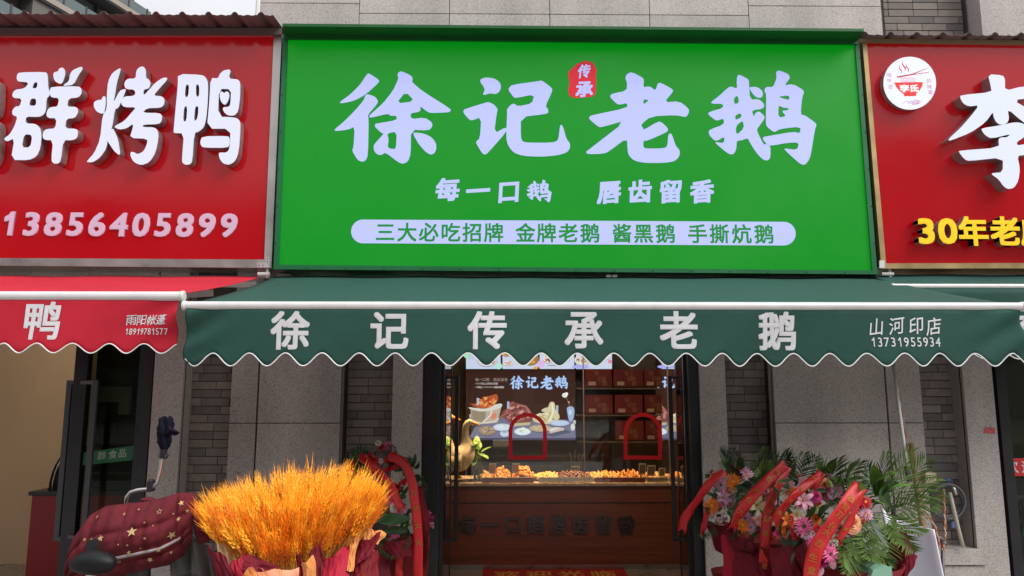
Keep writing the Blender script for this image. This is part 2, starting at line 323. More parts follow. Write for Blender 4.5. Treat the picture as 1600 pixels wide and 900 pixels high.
def traced(mb, name, Y, t=0.0, box=None, col=None, shrink=0, step=.0006):
    """box=(x0,y0,x1,y1) px re-fits the traced character there"""
    gs = TR[name]; allp = [p for g in gs for r in g for p in r]
    bx0, bx1 = min(p[0] for p in allp), max(p[0] for p in allp); by0, by1 = min(p[1] for p in allp), max(p[1] for p in allp)
    for k, g in enumerate(gs):
        rings = []
        for r in g:
            if box: r = [(box[0] + (a - bx0) / (bx1 - bx0) * (box[2] - box[0]), box[1] + (b - by0) / (by1 - by0) * (box[3] - box[1])) for a, b in r]
            rings.append([(q.x, q.z) for q in (P(a, b, Y) for a, b in r)])
        v, f = fill(rings, t); mb.add([(a, b + Y - k * step, c) for a, b, c in v], f, col)
    return mb
def pq(pts, Y): return [(q.x, q.z) for q in (P(a, b, Y) for a, b in pts)]
# ------------------------------------------------------------------ materials
G1 = granite('granite', (.44, .402, .375), (.25, .22, .205), (.51, .47, .44))
G2 = granite('granite_upper', (.50, .455, .435), (.32, .28, .265), (.58, .54, .52), 1.0)
MORT = mat('mortar', (.085, .078, .072), .9)
SEAL = mat('dark_sealant', (.035, .03, .03), .7)
BR = [mat('brick_light', (.25, .215, .19), .8, var=.12, vs=25, bump=.3, bs=150, rnd=.1),
      mat('brick_mid', (.20, .175, .158), .8, var=.12, vs=25, bump=.3, bs=150, rnd=.1),
      mat('brick_dark', (.155, .142, .135), .8, var=.12, vs=25, bump=.3, bs=150, rnd=.1)]
BLACK = mat('black_aluminium', (.012, .012, .015), .35, var=.2, vs=5)
GREYAL = mat('grey_aluminium', (.06, .063, .07), .4)
STEEL = mat('steel', (.55, .52, .49), .32, m=.85, var=.08, vs=6)
WHITEP = mat('white_paint', (.72, .71, .70), .35, var=.04)
GOLDF = mat('gold_frame', (.50, .36, .17), .38, m=.6, var=.1, vs=8)
GLASS = glassmat('clear_glass'); DGLASS = glassmat('shop_glass', (.62, .68, .60), .22)

# ------------------------------------------------------------------ ground, road
gm = mat('paving_grey', (.27, .26, .25), .8, var=.15, vs=3, bump=.2, bs=40)
o = obj('ground', MB().box(-120, 120, -120, 120, -.3, -.004), gm, kind='structure')
obj('pavement', MB().box(-30, 30, -4, 5.34, -.004, 0), mat('pavement_stone', (.33, .31, .29), .8, var=.15, vs=6), kind='structure')
obj('road', MB().box(-60, 60, -14, -4.2, -.003, .001), mat('asphalt', (.05, .05, .052), .85, var=.2, vs=12), kind='structure')
obj('kerb', MB().box(-60, 60, -4.2, -4.002, -.003, .12), mat('kerb_stone', (.35, .34, .32), .8), kind='structure')

# ------------------------------------------------------------------ facade
YG, YB = 5.15, 5.29
bld = thing('shop_building', (0, YG, 0), 'grey granite and slate brick ground floor facade behind the shop signs and awnings', 'building')
ZT = 2.93
sl_me = {}
def slab(x0, x1, z0, z1, Y=YG, m=G1, th=.028):
    g = .0025
    mb = MB().box(x0 + g, x1 - g, Y, Y + th, z0 + g, z1 - g)
    return obj('granite_slab', mb, m, bld, bev=.002)
def zy(py, Y=YG): return Z(py, Y)
J1, J2 = zy(661), zy(811)
back = MB(); seal = MB()
def column(a, b, joints, z0=0, z1=ZT, seams=()):
    xs = [X(a, YG)] + [X(q, YG) for q in seams] + [X(b, YG)]
    zs = [z0] + sorted(joints) + [z1]
    for i in range(len(xs) - 1):
        for j in range(len(zs) - 1): slab(xs[i] + (.007 if i else 0), xs[i + 1], zs[j], zs[j + 1])
    back.box(xs[0] + .001, xs[-1] - .001, YG + .045, YG + .30, z0, z1)
    seal.box(xs[0] + .004, xs[-1] - .004, YG + .014, YG + .044, z0 + .004, z1 - .004)
column(236, 284, [zy(960)])
column(359, 532, [J1, J2], seams=[401])
column(612, 660, [zy(960)])
column(1094, 1136, [zy(960)])
column(1210, 1442, [J1, J2], seams=[1386])
column(1508, 1556, [zy(960)])
for a, b in ((532, 541), (1198, 1210)):      # dark strips: reveal shade beside the slate brick as colour; right one also a black seam
    seal.box(X(a, YB) if a > 800 else X(a, YG), X(b, YG) if a > 800 else X(b, YB), YB - .045, YB + .02, 0, ZT)
obj('pier_core', back, G1, bld, kind='stuff'); obj('joint_reveal_strip', seal, SEAL, bld, kind='stuff')
bmesh_unit = MB().box(-.5, .5, -.5, .5, -.5, .5)
BU = []
for k in range(3):
    me = bmesh_unit.mesh('brick', BR[k]); bm = bmesh.new(); bm.from_mesh(me)
    bmesh.ops.bevel(bm, geom=bm.edges[:], offset=.03, segments=1, affect='EDGES'); bm.to_mesh(me); bm.free(); BU.append(me)
def bricks(x0, x1, z0, z1, Yf, L=.195, H=.0577):
    n = 0; r = 0; z = z0
    rnd = random.Random(int(x0 * 1000) + 5)
    while z < z1 - .01:
        h = min(H, z1 - z) - .006; x = x0 - rnd.choice([0, .25, .5, .62, .8]) * L
        while x < x1:
            a, b = max(x, x0), min(x + L, x1)
            if b - a > .025:
                d = rnd.uniform(-.0015, .0015)
                place('brick', BU[rnd.choices([0, 1, 2], [4, 3, 2])[0]], bld, ((a + b) / 2, Yf + .015 + d, z + .003 + h / 2), scale=(b - a - .005, .03, h)); n += 1
            x += L
        z += H
    return n
mort = MB()
def strip(a, b, z0, z1):
    x0, x1 = X(a, YB), X(b, YB)
    mort.box(x0 - .02, x1 + .02, YB + .006, YB + .12, z0 - .02, z1)
    mort.box(x0 - .02, x1 + .02, YB + .006, YB + .12, 0, z0 - .02)
    return bricks(x0, x1, z0, z1, YB)
nb = strip(292, 359 + 2, zy(860, YB), zy(556, YB)) + strip(542, 613, zy(800, YB), zy(548, YB))
nb += strip(1132, 1198, zy(800, YB), zy(548, YB)) + strip(1439, 1492, zy(858, YB), zy(548, YB))
# stone plinth under the right brick strip
pl = MB().box(X(1440, YG), X(1520, YG), YG - .02, YB, zy(884), zy(859)).box(X(1440, YG), X(1517, YG), YG - .005, YB, zy(905), zy(886)).box(X(1440, YG), X(1517, YG), YG - .005, YB, 0, zy(907))
obj('stone_plinth', pl, G1, bld, bev=.003)
# lintel band behind the signs
lint = MB().box(-9, X(234, YG), YG, YG + .3, 2.36, ZT)
lint.box(X(660, YG), X(1094, YG), YG, YG + .3, 2.36, ZT).box(X(1556, YG), 9, YG, YG + .3, 2.36, ZT)
obj('lintel', lint, G1, bld)
mort.box(X(284, YB) , X(359, YB), YB + .004, YB + .12, zy(548, YB), ZT).box(X(541, YB), X(612, YB), YB + .004, YB + .12, zy(548, YB), ZT)
mort.box(X(1136, YB), X(1198, YB), YB + .004, YB + .12, zy(548, YB), ZT).box(X(1442, YB), X(1508, YB), YB + .004, YB + .12, zy(548, YB), ZT)
# upper wall
YU = 5.15
def xu(px, Y=YU): return P(px, 25, Y).x
def zu(py, Y=YU, px=1000): return P(px, py, Y).z
zb = ZT + .004; zt = 6.2
zj = zu(8)
def uslab(a, b, z0, z1, Y=YU): obj('granite_slab', MB().box(xu(a, Y) + .0025, xu(b, Y) - .0025, Y, Y + .03, z0 + .0025, z1 - .0025), G2, bld, bev=.002)
for a, b in ((405, 561), (1170, 1378)):
    uslab(a, b, zb, zj); uslab(a, b, zj, zj + .62); uslab(a, b, zj + .62, zt)
for a, b in ((561, 702), (702, 859), (859, 1015), (1015, 1170)):
    uslab(a, b, zb, 4.4); uslab(a, b, 4.4, zt)
obj('upper_wall_core', MB().box(xu(405) + .003, xu(1378) - .003, YU + .034, YU + .6, zb, zt), SEAL, bld)
YUB = 5.30
mort.box(xu(1370, YUB), xu(1512, YUB), YUB + .006, YUB + .4, zb, zt)
nb += bricks(xu(1381, YUB), xu(1505, YUB), zu(70, YUB, 1440), zu(-30, YUB, 1440), YUB, L=.192)
obj('mortar_bed', mort, MORT, bld, kind='stuff')
obj('upper_pier', MB().box(xu(1530), 9, YU - .02, YU + .6, zb, zt), G2, bld)
obj('joint_reveal_strip', MB().box(xu(1505, 5.29), xu(1505, 5.29) + .014, 5.275, 5.31, zb, zt), SEAL, bld)
obj('roof_slab', MB().box(-9.2, 9.2, 5.3, 14, ZT, ZT + .003).box(xu(405) + .01, 9.2, 5.8, 14, ZT + .01, zt), SEAL, bld)
print('bricks', nb)

# ------------------------------------------------------------------ rooms
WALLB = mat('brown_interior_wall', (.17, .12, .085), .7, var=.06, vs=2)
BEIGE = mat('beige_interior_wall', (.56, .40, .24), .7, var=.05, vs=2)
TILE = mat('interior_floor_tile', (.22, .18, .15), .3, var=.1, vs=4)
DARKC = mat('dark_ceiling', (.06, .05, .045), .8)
XL0, XL1 = -1.32, 2.62
room = thing('shop_interior', (.65, 7, 0), 'dim brown-walled room of the goose shop seen through its open glass doors', 'room')
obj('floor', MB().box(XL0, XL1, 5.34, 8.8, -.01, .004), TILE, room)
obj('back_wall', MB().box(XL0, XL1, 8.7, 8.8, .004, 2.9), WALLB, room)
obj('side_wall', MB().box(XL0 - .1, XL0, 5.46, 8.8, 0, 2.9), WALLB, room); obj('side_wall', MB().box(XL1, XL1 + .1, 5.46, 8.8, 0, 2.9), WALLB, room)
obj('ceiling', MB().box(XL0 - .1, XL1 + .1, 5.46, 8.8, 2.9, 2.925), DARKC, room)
lr = thing('neighbour_interior', (-4, 7, 0), 'warm beige room of the roast duck shop behind its left-hand glass door', 'room')
bx = P(132, 700, 7.4).x
obj('floor', MB().box(-8, XL0 - .11, 5.2, 9.6, -.012, .003), TILE, lr)
obj('beige_wall', MB().box(-8, bx, 7.4, 7.5, .003, 2.9), BEIGE, lr)
obj('back_wall', MB().box(-7.99, XL0 - .11, 9.0, 9.1, .003, 2.9), mat('greenish_wall', (.11, .12, .085), .6), lr)
obj('side_wall', MB().box(-8.1, -8, 5.2, 9.1, 0, 2.9), BEIGE, lr)
obj('ceiling', MB().box(-8, XL0 - .11, 5.46, 9.1, 2.9, 2.925), mat('pale_ceiling', (.5, .48, .45), .8), lr)
rr = thing('right_shop_interior', (4.5, 7, 0), 'dark glazed room behind the right-hand black door frame', 'room')
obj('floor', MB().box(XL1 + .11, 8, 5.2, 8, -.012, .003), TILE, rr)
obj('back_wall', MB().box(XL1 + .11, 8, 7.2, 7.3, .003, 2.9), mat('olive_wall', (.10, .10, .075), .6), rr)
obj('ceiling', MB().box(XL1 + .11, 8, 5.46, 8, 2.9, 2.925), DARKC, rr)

# ------------------------------------------------------------------ doors
def handle_bars(parent, x, y, z0, z1, d=(0, -1), m=None, sub=None):
    pass
def xg(px, Y=5.2, py=640): return P(px, py, Y).x
# main entrance frame
df = thing('door_frame', (X(877, 5.2), 5.2, 0), 'black aluminium frame round the open entrance of the goose shop', 'door frame')
f = MB().box(X(660.5, YG), X(688, 5.2), 5.17, 5.30, 0, 2.35).box(X(1076, 5.2), X(1093.5, YG), 5.17, 5.30, 0, 2.35)
obj('jamb', f, BLACK, df, bev=.003)
obj('head_rail', MB().box(X(688, 5.2), X(1076, 5.2), 5.18, 5.30, 2.24, 2.35), BLACK, df)
def leaf(hx, hy, ang, w, sgn, label):
    """glass leaf hinged at (hx,hy), opened inward; sgn=+1 left leaf"""
    t = thing('glass_door', (hx, hy, 0), label, 'door', 'open glass doors of the goose shop')
    a = Vector((cos(ang) * sgn, sin(ang), 0)); n = Vector((-a.y, a.x, 0))
    h = Vector((hx, hy, 0)); U = Vector((0, 0, 1))
    g = MB(); p0, p1 = h + a * .03, h + a * (w - .002)
    g.bar(p0 + a * (w / 2 - .03) + U * .10, p0 + a * (w / 2 - .03) + U * 2.18, w - .06, .010, up=n) if 0 else None
    v = [p0 + n * s + U * z for s in (-.005, .005) for z in (.1, 2.14)] + [p1 + n * s + U * z for s in (-.005, .005) for z in (.1, 2.14)]
    g.add(v, [(0, 1, 3, 2), (4, 6, 7, 5), (0, 4, 5, 1), (2, 3, 7, 6), (1, 5, 7, 3), (0, 2, 6, 4)])
    obj('glass_pane', g, GLASS, t)
    f = MB()
    for z in (.05, 2.17): f.bar(h + U * z, h + a * w + U * z, .04, .1)
    f.bar(h + a * .015 + U * .1, h + a * .015 + U * 2.12, .03, .03)
    f.bar(h + a * (w - .012) + U * .1, h + a * (w - .012) + U * 2.12, .018, .03)
    obj('leaf_frame', f, BLACK, t)
    for s in (-1, 1):
        hb = MB(); q = h + a * (w - .07); zA, zB = P(700, 846, q.y).z, P(700, 587, q.y).z
        off = n * (.055 * s)
        hb.bar(q + off + U * zA, q + off + U * zB, .045, .030, up=n)
        for z in (zA + .015, zB - .015): hb.bar(q + U * z, q + off + U * z, .045, .022)
        obj('pull_handle', hb, BLACK, t, bev=.002)
leaf(X(688, 5.22) + .01, 5.25, radians(89.6), .78, 1, 'left open glass door leaf with tall black pull handles')
leaf(X(1076, 5.22) - .01, 5.25, radians(98.5), .78, -1, 'right open glass door leaf with tall black pull handles')

# left neighbour's door
ld = thing('glass_door', (-3.0, 5.2, 0), 'black-framed glass door with green lettered strip under the red awning', 'door')
Yd = 5.2
f = MB().box(X(215, Yd), X(237, Yd), Yd - .02, Yd + .08, 0, 2.35)
obj('jamb', f, BLACK, ld, bev=.003)
obj('stile', MB().box(X(112, Yd), X(133, Yd), Yd - .01, Yd + .05, .02, 2.3), BLACK, ld, bev=.003)
obj('glass_pane', MB().box(X(133, Yd), X(215, Yd), Yd + .02, Yd + .028, .1, 2.3), DGLASS, ld)
obj('bottom_rail', MB().box(X(133, Yd), X(215, Yd), Yd - .01, Yd + .05, .02, .1), BLACK, ld)
for px, yy in ((141, Yd - .075), (100, Yd + .02)):
    x = P(px, 710, yy).x; zA, zB = P(px, 845, yy).z, P(px, 594, yy).z
    hb = MB().box(x - .018, x + .018, yy - .012, yy + .012, zA, zB)
    for z in (zA + .015, zB - .015): hb.bar((x, yy, z), (X(122, Yd), Yd + .01, z), .03, .025)
    obj('pull_handle', hb, GREYAL, ld, bev=.002)
gs = mat('green_vinyl', (.01, .13, .05), .5)
st = obj('green_strip', MB().prism(pq([(131, 707), (210, 696), (207, 719), (129, 727)], Yd + .018), Yd + .015, Yd + .018), gs, ld)
cb = MB()
for ch, x, y in (('群', 159, 712), ('食', 176, 710), ('品', 191, 708)): char(cb, ch, x, y, 14, Yd + .013, bold=.01, shear=.08)
obj('strip_lettering', cb, mat('grey_vinyl', (.35, .4, .36), .5), st)

# right shop door
rd = thing('glass_door', (X(1590, 5.2), 5.2, 0), 'black-framed glass door at the right edge with a red welcome banner', 'door')
obj('jamb', MB().box(X(1556.5, Yd), X(1572, Yd), Yd - .03, Yd + .08, 0, 2.35), BLACK, rd, bev=.003)
obj('glass_pane', MB().box(X(1572, Yd), X(1760, Yd), Yd + .02, Yd + .028, .1, 2.3), DGLASS, rd)
obj('bottom_rail', MB().box(X(1572, Yd), X(1760, Yd), Yd - .01, Yd + .05, .02, .1), BLACK, rd)
bn = obj('welcome_banner', MB().prism(pq([(1577, 716), (1668, 715), (1672, 742), (1581, 744)], Yd + .015), Yd + .012, Yd + .015), mat('banner_red', (.45, .02, .02), .5, e=(.6, .02, .02), es=.15), rd)
cb = MB()
for ch, x in (('欢', 1581), ('迎', 1606), ('光', 1630), ('临', 1654)): char(cb, ch, x, 729, 21, Yd + .010, bold=.015)
obj('banner_lettering', cb, WHITEP, bn)

# ------------------------------------------------------------------ sign materials
GREEN = mat('lit_green_face', S(5, 92, 24), .34, e=S(1, 150, 20), es=.64, spec=.42, var=.04, vs=1.2, bump=.12, bs=2.2)
LAV = mat('lit_lavender_vinyl', S(140, 148, 190), .4, e=(.49, .53, .98), es=.66, spec=.3)
GRTXT = mat('green_vinyl_letter', S(8, 110, 38), .4, e=S(8, 140, 40), es=.55)
SGREEN = mat('green_sheet_metal', S(20, 105, 60), .45, var=.08, vs=4)
DGREEN = mat('dark_green_sheet_metal', S(6, 86, 30), .5, var=.1, vs=4)
REDF = mat('red_gloss_panel', S(158, 5, 17), .12, coat=.35, var=.04, vs=1.2, e=(.6, .003, .006), es=.17, bump=.10, bs=1.6)  # panel is unlit; the weak red emission only brightens its colour
REDM = mat('brown_red_sheet_metal', (.13, .075, .072), .55, var=.15, vs=9)
FACE = mat('lit_letter_face', (.42, .43, .48), .35, e=(.72, .80, 1.0), es=.56, spec=.3)
RET = mat('letter_return_metal', (.34, .27, .27), .38, m=.5, var=.2, vs=20)
SCREW = mat('dark_screw', (.03, .03, .03), .4, m=.6)

def strip4(name, inner, outer, Y, d, m, parent, sides=(0, 1, 2, 3)):
    """frame bars between two quads TL,TR,BR,BL"""
    for i in sides:
        j = (i + 1) % 4
        obj(name, MB().prism(pq([outer[i], outer[j], inner[j], inner[i]][::-1], Y), Y - d, Y + .012), m, parent, bev=.0015)

# green sign
YS = 4.85
gsgn = thing('shop_sign', P(898, 424, YS), 'large lit green signboard with big pale lavender characters above the middle awning', 'signboard')
out = [(443, 54), (1341, 63), (1370, 429), (428, 421)]; inn = [(450, 58), (1335, 67), (1362, 423), (436, 414)]
obj('sign_box', MB().prism(pq(out[::-1], YS + .012), YS + .014, YG - .004), SGREEN, gsgn)
obj('sign_face', MB().prism(pq(inn[::-1], YS), YS + .004, YS + .012), GREEN, gsgn)
strip4('frame_rail', inn, out, YS, .010, SGREEN, gsgn)
sc = MB()
for x in range(480, 1360, 60): sc.lathe(P(x, 418.3 + (x - 440) * .0085, YS - .0105), [(.004, 0), (.004, -.003)], 6, 'y')
for y in range(90, 420, 58): sc.lathe(P(446.5 - y * .04, y, YS - .0105), [(.004, 0), (.004, -.003)], 6, 'y'); sc.lathe(P(1337 + y * .077, y, YS - .0105), [(.004, 0), (.004, -.003)], 6, 'y')
obj('screws', sc, SCREW, gsgn)
for n in '徐记老鹅': obj('character', traced(MB(), n, YS + .0025), LAV, gsgn)
# ledge over the green sign
def ledge(parent, name, bl, br, fl, fr, Yb, Yf, th, m):
    v = [P(*bl, Yb), P(*br, Yb), P(*fl, Yf), P(*fr, Yf)]
    T = Vector((0, 0, th)); v = v + [q + T for q in v]
    obj(name, MB().add(v, [(0, 1, 3, 2), (4, 6, 7, 5), (2, 3, 7, 6), (0, 4, 5, 1), (0, 2, 6, 4), (1, 5, 7, 3)]), m, parent)
ledge(gsgn, 'rain_ledge', (445, 58), (1338, 66), (441, 41), (1350, 49), 4.845, 4.68, .02, DGREEN)
obj('rain_ledge_lip', MB().prism(pq([(445, 62), (1339, 70), (1338, 63), (446, 54)], 4.83), 4.815, 4.836), DGREEN, gsgn)
obj('ledge_back', MB().prism([(q.x, q.z) for q in (P(445, 50, 4.85), P(1338, 57, 4.85))] + [(P(1338, 57, 4.85).x, P(1338, 57, 4.85).z + .03), (P(445, 50, 4.85).x, P(445, 50, 4.85).z + .03)], 4.846, YG - .004), DGREEN, gsgn)
# slogan
for ch, x, y in (('每', 699.5, 296), ('一', 747, 298), ('口', 795, 299), ('唇', 952, 300), ('齿', 1000, 299), ('留', 1048, 299), ('香', 1097, 299)):
    obj('slogan_character', char(MB(), ch, x, y, 37, YS + .0025, bold=.034, shear=.07, slant=.05), LAV, gsgn)
obj('slogan_character', traced(MB(), '鹅', YS + .0025, box=(823, 281, 862, 316)), LAV, gsgn)
# pill
pill = []
for k in range(17): a = pi / 2 + pi * k / 16; pill.append((567 + 18.5 * cos(a), 361.5 - 18.5 * sin(a)))
for k in range(17): a = -pi / 2 + pi * k / 16; pill.append((1225 + 18.5 * cos(a), 365 - 18.5 * sin(a)))
v, f = fill([pq(pill, YS)]); pb = obj('slogan_pill', MB().add([(a, b + YS + .002, c) for a, b, c in v], f), LAV, gsgn)
for i, (ch, x) in enumerate((('三', 602), ('大', 636), ('必', 670), ('吃', 704), ('招', 738), ('牌', 771.5), ('金', 821), ('牌', 854), ('老', 888), ('鹅', 922), ('酱', 972), ('黑', 1005.5), ('鹅', 1040), ('手', 1090), ('撕', 1124), ('炕', 1159), ('鹅', 1194))):
    obj('pill_character', char(MB(), ch, x, 362.3 + (x - 600) * .0055, 31, YS + .0005, sx=1.0, bold=.017), GRTXT, pb)
# red seal
s_ = 60 / 771
seal_ring = chaik([(880 + a * s_, 90 + b * s_) for a, b in [(95, 320), (115, 270), (200, 195), (290, 115), (400, 70), (480, 62), (560, 85), (620, 125), (655, 190), (675, 265), (655, 360), (668, 480), (655, 600), (665, 680), (630, 755), (560, 790), (430, 800), (330, 805), (200, 805), (130, 770), (100, 700), (105, 600), (130, 530), (120, 430)]], .25, 2)
v, f = fill([pq(seal_ring, YS)]); sb = obj('red_seal', MB().add([(a, b + YS + .002, c) for a, b, c in v], f), mat('lit_red_vinyl', S(190, 25, 40), .4, e=S(205, 30, 45), es=.5), gsgn)
obj('seal_character', char(MB(), '传', 913, 111, 22, YS + .0005, sx=.85, bold=.03, shear=.1, slant=.12), LAV, sb)
obj('seal_character', char(MB(), '承', 913, 139, 26, YS + .0005, bold=.035, shear=.06, slant=.05), LAV, sb)

# left red sign
YL = 4.88
rs = thing('shop_sign', P(200, 415, YL), 'glossy red signboard with lit white characters and phone number above the red awning', 'signboard')
out = [(-150, 50), (441, 54), (425, 419), (-160, 414)]; inn = [(-140, 58), (429, 57), (414, 406), (-150, 403)]
obj('sign_box', MB().prism(pq([(out[0][0], out[0][1]), out[1], (423.5, 417), out[3]][::-1], YL + .012), YL + .014, YG - .004), STEEL, rs)
obj('sign_face', MB().prism(pq(inn[::-1], YL), YL, YL + .012), REDF, rs)
strip4('frame_rail', inn, out, YL, .014, STEEL, rs)
for n in ('群', '烤', '鸭'):
    b_ = obj('letter', traced(MB(), n, 4.802, t=.07), RET, rs)
    obj('letter_face', traced(MB(), n, 4.799), FACE, b_)
# stroke ends of the preceding character, cut by the frame edge
b_ = obj('letter', traced(MB(), '鸭', 4.802, t=.07, box=(-112, 108, -1, 262)), RET, rs); obj('letter_face', traced(MB(), '鸭', 4.799, box=(-112, 108, -1, 262)), FACE, b_)
PINK = mat('pale_pink_acrylic', (.62, .46, .60), .3, e=(.62, .46, .62), es=.12)
for i, ch in enumerate('13856405899'):
    obj('digit', char(MB(), ch, 14 + i * 34.3, 349.5 + i * .25, 49.5, YL - .012, sx=1.06 if ch != '1' else 1.0, bold=.026, t=.012, slant=.06), PINK, rs)
br = MB().prism(pq([(402, 418), (402, 411), (415, 411), (415, 402), (421, 402), (421, 418)], YL - .017), YL - .019, YL - .0145)
obj('corner_bracket', br, mat('zinc', (.62, .6, .6), .4, m=.5), rs)
sc = MB()
for x, y in ((405, 414.5), (411, 414.5), (418, 404.5), (418, 409)): sc.lathe(P(x, y, YL - .019), [(.004, 0), (.004, -.002)], 6, 'y')
obj('screws', sc, SCREW, rs)

def corrugated(parent, x0, x1, yb, yf, zb, zf, period, ph, m):
    def fn(u, v):
        x = x0 + (x1 - x0) * u; q = ((x - ph) / period) % 1.0
        d = abs(q - .5) / .13; h = .024 * (1 - d * d) ** .7 if d < 1 else 0
        h += .003 * cos(2 * pi * q * 3) if d >= 1.4 else 0
        return Vector((x, yb + (yf - yb) * v, zb + (zf - zb) * v + h))
    obj('corrugated_sheet', MB().grid(fn, int((x1 - x0) / .008), 3), m, parent, smooth=True, sol=.002)
rf = thing('canopy_roof', P(200, 44, YL), 'brown corrugated rain roof over the left red signboard', 'canopy')
zb_ = P(300, 46, 4.86).z
corrugated(rf, P(-150, 40, 4.8).x, P(441, 44, 4.86).x, 5.14, 4.66, zb_ + .035, zb_ + .0, .175, P(161, 24, 4.66).x - .0875, REDM)
obj('edge_channel', MB().prism(pq([(-140, 54), (440, 55), (440, 45), (-140, 45)], 4.85), 4.835, 4.858), mat('brown_channel', (.12, .085, .08), .5), rf)

# right red sign
YR = 4.87
rg = thing('shop_sign', P(1500, 415, YR), 'glossy red signboard in a gold frame with round noodle bowl logo', 'signboard')
out = [(1346, 62), (1790, 69), (1830, 419), (1376, 420)]; inn = [(1353, 68), (1780, 74), (1820, 411), (1383, 412)]
obj('sign_box', MB().prism(pq(out[::-1], YR + .012), YR + .014, YG - .004), GOLDF, rg)
obj('sign_face', MB().prism(pq(inn[::-1], YR), YR, YR + .012), REDF, rg)
strip4('frame_rail', inn, out, YR, .012, GOLDF, rg)
b_ = obj('letter', traced(MB(), '李', 4.782, t=.085), RET, rg); obj('letter_face', traced(MB(), '李', 4.779), FACE, b_)
YEL = mat('yellow_acrylic', S(250, 205, 30), .35, e=S(255, 205, 20), es=.18)
for ch, x, em, sx, bd in (('3', 1447.5, 53, 1.12, .03), ('0', 1481, 53, 1.12, .03), ('年', 1521, 47, 1, .03), ('老', 1571, 47, 1, .03), ('店', 1618, 47, 1, .03)):
    b_ = obj('letter', char(MB(), ch, x, 361, em, 4.80, sx=sx, bold=bd, t=.06), RET, rg)
    obj('letter_face', char(MB(), ch, x, 361, em, 4.797, sx=sx, bold=bd), YEL, b_)
rf2 = thing('canopy_roof', P(1500, 58, YR), 'thin brown corrugated rain roof over the right red signboard', 'canopy')
zb_ = P(1450, 63, 4.86).z
corrugated(rf2, P(1342, 60, 4.86).x, P(1790, 60, 4.86).x, 5.14, 4.78, zb_ + .012, zb_ - .002, .182, P(1392, 52, 4.78).x - .091, REDM)
obj('edge_channel', MB().prism(pq([(1342, 67), (1790, 72), (1790, 66), (1342, 61)], 4.85), 4.84, 4.86), mat('gold_channel', (.22, .15, .08), .5), rf2)
# round logo
lg = obj('round_logo', MB().lathe(P(1421.5, 130, 4.80), [(.174, 0), (.176, .004), (.176, .062)], 48, 'y'), RET, rg, label='round white lit disc with a red noodle bowl')
PRN = None
def printmat(name, es, base=.5):
    M = bpy.data.materials.new(name); M.use_nodes = True; n = M.node_tree; b = n.nodes['Principled BSDF']; b.inputs['Roughness'].default_value = .4
    a = n.nodes.new('ShaderNodeVertexColor'); a.layer_name = 'Col'
    vm = n.nodes.new('ShaderNodeVectorMath'); vm.operation = 'SCALE'; vm.inputs['Scale'].default_value = base
    n.links.new(a.outputs[0], vm.inputs[0]); n.links.new(vm.outputs[0], b.inputs['Base Color'])
    n.links.new(a.outputs[0], b.inputs['Emission Color']); b.inputs['Emission Strength'].default_value = es
    return M
class Print(MB):
    """flat print: polygons in pixel coordinates stacked in thin layers"""
    def __init__(s, Y): super().__init__(); s.Y = Y; s.k = 0
    def poly(s, pts, col, sm=0):
        if sm: pts = chaik(pts, .25, sm)
        ring = pq(pts, s.Y); t = tessellate_polygon([[Vector((a, b, 0)) for a, b in ring]])
        s.k += 1; y = s.Y - s.k * .00004
        ar = sum(ring[i][0] * ring[(i + 1) % len(ring)][1] - ring[(i + 1) % len(ring)][0] * ring[i][1] for i in range(len(ring)))
        fs = []
        for a, b, c in t:
            A = (ring[b][0] - ring[a][0]) * (ring[c][1] - ring[a][1]) - (ring[c][0] - ring[a][0]) * (ring[b][1] - ring[a][1])
            fs.append((a, b, c) if A > 0 else (a, c, b))
        s.add([(a, y, b) for a, b in ring], fs, S(*col)); return s
    def ell(s, cx, cy, rx, ry, col, n=20, a0=0, rot=0):
        return s.poly([(cx + rx * cos(2 * pi * i / n) * cos(rot) - ry * sin(2 * pi * i / n) * sin(rot), cy + rx * cos(2 * pi * i / n) * sin(rot) + ry * sin(2 * pi * i / n) * cos(rot)) for i in range(n)], col)
    def line(s, pts, wd, col):
        L_ = []; R_ = []
        for i, p in enumerate(pts):
            a = pts[max(i - 1, 0)]; b = pts[min(i + 1, len(pts) - 1)]; dx, dy = b[0] - a[0], b[1] - a[1]; l = sqrt(dx * dx + dy * dy) or 1
            ww = wd[i] if isinstance(wd, (list, tuple)) else wd
            L_.append((p[0] - dy / l * ww / 2, p[1] + dx / l * ww / 2)); R_.append((p[0] + dy / l * ww / 2, p[1] - dx / l * ww / 2))
        return s.poly(L_ + R_[::-1], col)
    def ch(s, c, x, y, em, col, bold=.01, sx=1, shear=0, slant=0):
        s.k += 1; char(s, c, x, y, em, s.Y - s.k * .00004, bold=bold, sx=sx, shear=shear, slant=slant, col=S(*col)); return s
LY = 4.797; pr = Print(LY); q = .111
L2 = lambda pts: [(1370 + a * q, 80 + b * q) for a, b in pts]
pr.ell(1421.5, 130, 41.2, 41.4, (232, 236, 252), 48)
pr.poly(L2([(243, 440), (650, 435), (640, 490), (600, 560), (552, 600), (555, 632), (385, 635), (380, 605), (320, 560), (270, 500)]), (228, 40, 38), 0)
pr.line(L2([(285, 365), (500, 325), (710, 240)]), [2.6, 1.6, .9], (190, 30, 60)); pr.line(L2([(285, 365), (500, 330), (735, 297)]), [2.4, 1.4, .9], (190, 30, 60))
for i in range(8): x = 330 + i * 27; pr.line(L2([(x, 370), (x + 25, 392), (x + 8, 410), (x + 32, 438)]), .7, (215, 60, 90))
for x, y, s in ((345, 240, 1), (400, 190, 1.3), (445, 220, 1)):
    pr.line(L2([(x - 25 * s, y - 40 * s), (x - 30 * s, y), (x, y + 35 * s), (x, y + 75 * s)]), [.3, 1.6 * s, 1.8 * s, .3], (205, 50, 85))
